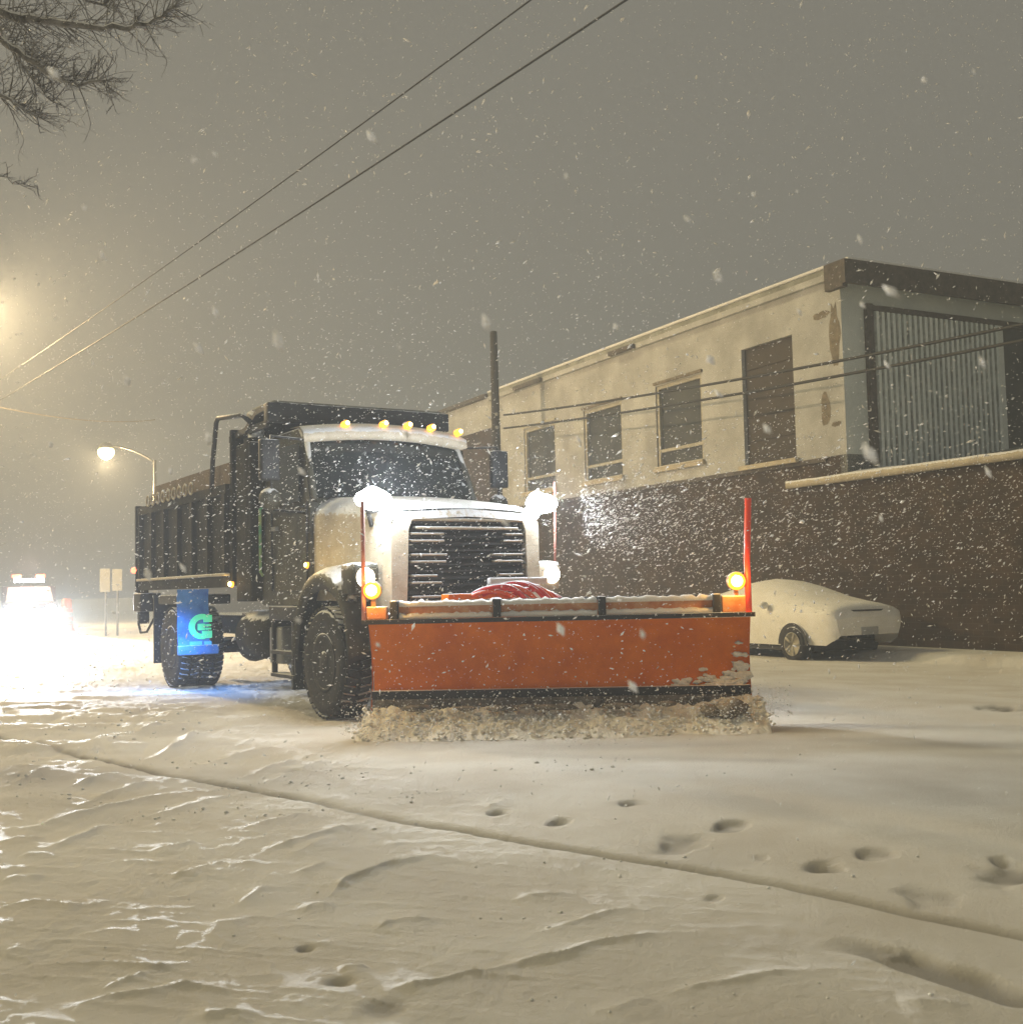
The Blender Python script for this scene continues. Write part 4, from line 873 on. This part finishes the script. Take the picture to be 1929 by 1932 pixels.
# ------------------------------------------------------------------ sign and barrel beyond the truck
sgp = atY(210, 1100, 38); sg_ = thing('road_sign', 'pair of pale panels on two posts faint in the snowfall left of the truck', 'sign', (sgp.x, sgp.y, 0), 0.1)
m = MB(); m.tube([(-.18, 0, -.2), (-.18, 0, 2.2)], .035, 8); m.build('post', M_steel, sg_); m = MB(); m.tube([(.2, 0, -.2), (.2, 0, 2.2)], .035, 8); m.build('post', M_steel, sg_)
MB().box(-.36, -.03, -.06, -.04, 1.45, 2.22, bev=.008).build('sign_panel', M_sign, sg_); MB().box(.04, .36, -.06, -.04, 1.48, 2.2, bev=.008).build('sign_panel', M_sign, sg_)
bp_ = atY(126, 1140, 44); br = thing('traffic_barrel', 'orange traffic barrel beside the glaring headlights', 'barrel', (bp_.x, bp_.y, 0))
m = MB(); m.lathe([(.30, 0), (.30, .08), (.25, .10), (.24, .45), (.22, .47), (.22, .85), (.19, .88), (.18, 1.2), (.12, 1.26)], (0, 0, 0), (0, 0, 1), 20); m.build('drum', M_barrel, br)
m = MB(); m.lathe([(.245, .25), (.245, .40)], (0, 0, 0), (0, 0, 1), 20); m.lathe([(.226, .55), (.226, .72)], (0, 0, 0), (0, 0, 1), 20); m.build('reflective_band', M_sign, br)

# ------------------------------------------------------------------ bare tree, top left
tb = Vector((-6.6, 9.0, 0)); tr_ = thing('bare_tree', 'bare snow-dusted tree reaching in at the top left corner', 'tree', tb)
m = MB(); m.tube([(0, 0, -.3), (.05, 0, 2), (.0, .1, 4.2), (.1, .1, 6.5), (.1, .0, 8.5)], [.26, .21, .17, .11, .04], 14); m.build('trunk', M_bark, tr_)
mt = MB(); mn = MB(); random.seed(5)
def twig(p, d, L, r, depth):
    n_ = max(3, int(L / .10)); pts = [p]; q = p.copy(); dd = d.normalized()
    for k in range(n_):
        dd = (dd + Vector((random.gauss(0, .13), random.gauss(0, .13), random.gauss(0, .11) + .035))).normalized(); q = q + dd * (L / n_); pts.append(q.copy())
    mt.tube(pts, [max(.0022, r) * (1 - .6 * k / n_) for k in range(n_ + 1)], 5 if r > .012 else 3, False)
    if depth > 0:
        for k in range(1, n_ + 1):
            for _ in range(1 if random.random() < .85 else 2):
                ax = Vector((random.gauss(0, 1), random.gauss(0, 1), random.gauss(0, .8))).normalized()
                nd = (dd * .7 + ax * .75 + Vector((.1, 0, -.08))); twig(pts[k], nd, L * random.uniform(.28, .5), r * .5, depth - 1)
limbs = [([(-120,-60,9),(0,22,8.6),(60,38,8.5),(130,46,8.4),(240,54,8.3),(295,38,8.2),(326,14,8.1)],.040),
         ([(-150,30,8.9),(0,70,8.6),(60,115,8.5),(105,145,8.5),(160,160,8.4),(215,146,8.3)],.034),
         ([(-160,110,9),(0,178,8.8),(35,200,8.7),(70,222,8.6)],.026),
         ([(-140,250,9),(-20,325,8.7),(30,345,8.6),(70,350,8.5)],.009),
         ([(-120,-130,9),(0,-70,8.8),(80,-30,8.6),(190,10,8.5),(230,-10,8.4)],.03),
         ([(-160,0,9.2),(-20,30,9.0),(30,100,8.9),(60,150,8.8),(100,190,8.7)],.022)]
for pts, r in limbs:
    P_ = [atY(*p) - tb for p in pts]; st = Vector((0, .05, max(2.5, P_[0].z - .9)))
    P_ = [st, st.lerp(P_[0], .5) + Vector((0, 0, .15))] + P_; n_ = len(P_)
    out = []
    for i in range(n_ - 1):
        for k in range(5): out.append(P_[i].lerp(P_[i + 1], k / 5) + Vector((random.gauss(0, .008), random.gauss(0, .008), random.gauss(0, .008))))
    out.append(P_[-1])
    mt.tube(out, [r * 1.5 * (1 - .85 * k / (len(out) - 1)) for k in range(len(out))], 7, False)
    for k in range(6, len(out)):
        f_ = 1 - k / len(out) * .5
        for _ in range(4 if r > .01 else 1):
            d = Vector((random.uniform(.1, .9), random.gauss(0, .6), random.gauss(.05, .5)))
            twig(out[k], d, random.uniform(.22, .52) * f_ * (1 if r > .01 else .5), .0065, 2 if random.random() < .4 else 1)
mt.build('branches', M_twig, tr_, fix=False)

# ------------------------------------------------------------------ falling snow
def flakes(name, n, gen, label, seed):
    g = np.random.default_rng(seed); V = []; Fc = []
    base = np.array([(1, 0, 0), (-1, 0, 0), (0, 1, 0), (0, -1, 0), (0, 0, 1), (0, 0, -1)], float)
    fc = np.array([(0, 2, 4), (2, 1, 4), (1, 3, 4), (3, 0, 4), (2, 0, 5), (1, 2, 5), (3, 1, 5), (0, 3, 5)])
    P, Sz, A = gen(g, n)
    for i in range(len(P)):
        d = A[i] / np.linalg.norm(A[i]); s = np.cross(d, [0, 1, 0.1]); s /= np.linalg.norm(s); u = np.cross(d, s)
        k = base * g.uniform(.7, 1.25, (6, 1)); lg, th = Sz[i]
        V.append(P[i] + k[:, :1] * d * lg + k[:, 1:2] * s * th + k[:, 2:] * u * th); Fc.append(fc + 6 * i)
    me = bpy.data.meshes.new(name); me.from_pydata(np.concatenate(V).tolist(), [], np.concatenate(Fc).tolist()); me.materials.append(M_flake)
    me.polygons.foreach_set('use_smooth', [True] * len(me.polygons))
    o = bpy.data.objects.new(name, me); COL.objects.link(o); tag(o, label, 'snow', kind='stuff')
def gen_main(g, n):
    y = 3.2 + 25 * g.random(n) ** .75; x = (g.random(n) * 2 - 1) * (.52 * y + 1); z = g.random(n) ** 1.1 * (1.3 + .56 * y)
    P = np.stack([x, y, z], 1); r = g.lognormal(0, .5, n) * .0026 * np.clip(y / 9, .55, 1.6)
    ang = g.normal(.9, .8, n); A = np.stack([np.cos(ang), g.normal(0, .4, n), np.sin(ang)], 1)
    return P, np.stack([r * g.uniform(1.5, 4.5, n), r], 1), A
flakes('falling_snow', 22000, gen_main, 'fine falling snow filling the air', 1)
def gen_truck(g, n):   # thicker snow drifting past the truck's lamps and the brick wall
    x = g.uniform(-2.5, 6.0, n); y = g.uniform(9.0, 13.5, n); z = 2.0 + g.normal(0, .55, n)
    P = np.stack([x, y, z], 1); r = g.lognormal(0, .5, n) * .0029
    ang = g.normal(.45, .35, n); A = np.stack([np.cos(ang), g.normal(0, .3, n), np.sin(ang)], 1)
    return P, np.stack([r * g.uniform(1.3, 3.6, n), r], 1), A
flakes('drifting_snow', 9000, gen_truck, 'wind-driven snow glittering in the plow truck work lights', 2)
def gen_side(g, n):
    x = g.uniform(-6.5, 1.5, n); y = g.uniform(8.0, 12.0, n) + np.clip(-x - 1, 0, 5) * .6; z = g.uniform(.2, 4.2, n)
    P = np.stack([x, y, z], 1); r = g.lognormal(0, .5, n) * .0026
    ang = g.normal(.2, .6, n); A = np.stack([np.cos(ang), g.normal(0, .4, n), np.sin(ang)], 1)
    return P, np.stack([r * g.uniform(1.3, 3.6, n), r], 1), A
def gen_lit(g, n):
    d = g.exponential(.9, n); x = .75 + d * 1.1; y = 12.0 - d * .35 + g.normal(0, .3, n); z = 2.05 - d * .12 + g.normal(0, .16, n) * (1 + d)
    r = g.lognormal(0, .5, n) * .0026; ang = g.normal(.5, .3, n); A = np.stack([np.cos(ang), g.normal(0, .3, n), np.sin(ang)], 1)
    return np.stack([x, y, z], 1), np.stack([r * g.uniform(1.5, 4.5, n), r], 1), A
flakes('lit_snow', 3600, gen_lit, 'bright flurry of snow lit beside the far work light of the plow truck', 9)
flakes('blowing_snow', 8000, gen_side, 'dense snow blowing across the dark side of the dump truck', 4)
def gen_spray(g, n):
    u = g.uniform(-.15, PLN + .25, n); f_ = g.uniform(.05, .85, n); z = np.abs(g.normal(0, .14, n)) + .05 + .10 * np.clip(u - 2.6, 0, 1)
    P = np.array(pa)[None, :] + u[:, None] * np.array(eu) + f_[:, None] * np.array(ef); P[:, 2] = z
    r = g.lognormal(0, .5, n) * .0035; A = g.normal(0, 1, (n, 3)); return P, np.stack([r * 1.5, r], 1), A
flakes('snow_spray', 5000, gen_spray, 'powder snow kicked up along the foot of the plow blade', 6)
def gen_near(g, n):
    y = g.uniform(1.0, 2.0, n); x = (g.random(n) * 2 - 1) * .45 * y; z = EYE + y * g.uniform(-.1, .5, n)
    P = np.stack([x, y, z], 1); ang = g.normal(2.05, .25, n); A = np.stack([np.cos(ang), g.normal(0, .3, n), np.sin(ang)], 1)
    r = g.uniform(.0018, .0056, n); return P, np.stack([r * g.uniform(1.5, 3.2, n), r], 1), A
flakes('near_flakes', 46, gen_near, 'large soft flakes close to the viewer', 3)

# ------------------------------------------------------------------ haze
hz = MB(); hz.box(-62, 62, -4, 110, -1.6, 16.0)
hm = bpy.data.materials.new('haze'); hm.use_nodes = True; nt = hm.node_tree; nt.nodes.remove(nt.nodes['Principled BSDF'])
pv = nt.nodes.new('ShaderNodeVolumePrincipled'); pv.inputs['Color'].default_value = (.74, .80, .86, 1); pv.inputs['Density'].default_value = .0086
pv.inputs['Anisotropy'].default_value = .15
nt.links.new(pv.outputs[0], nt.nodes['Material Output'].inputs['Volume'])
ho = hz.build('haze', hm); tag(ho, 'thin veil of blowing snow and mist', 'haze', kind='stuff'); ho.display_type = 'WIRE'
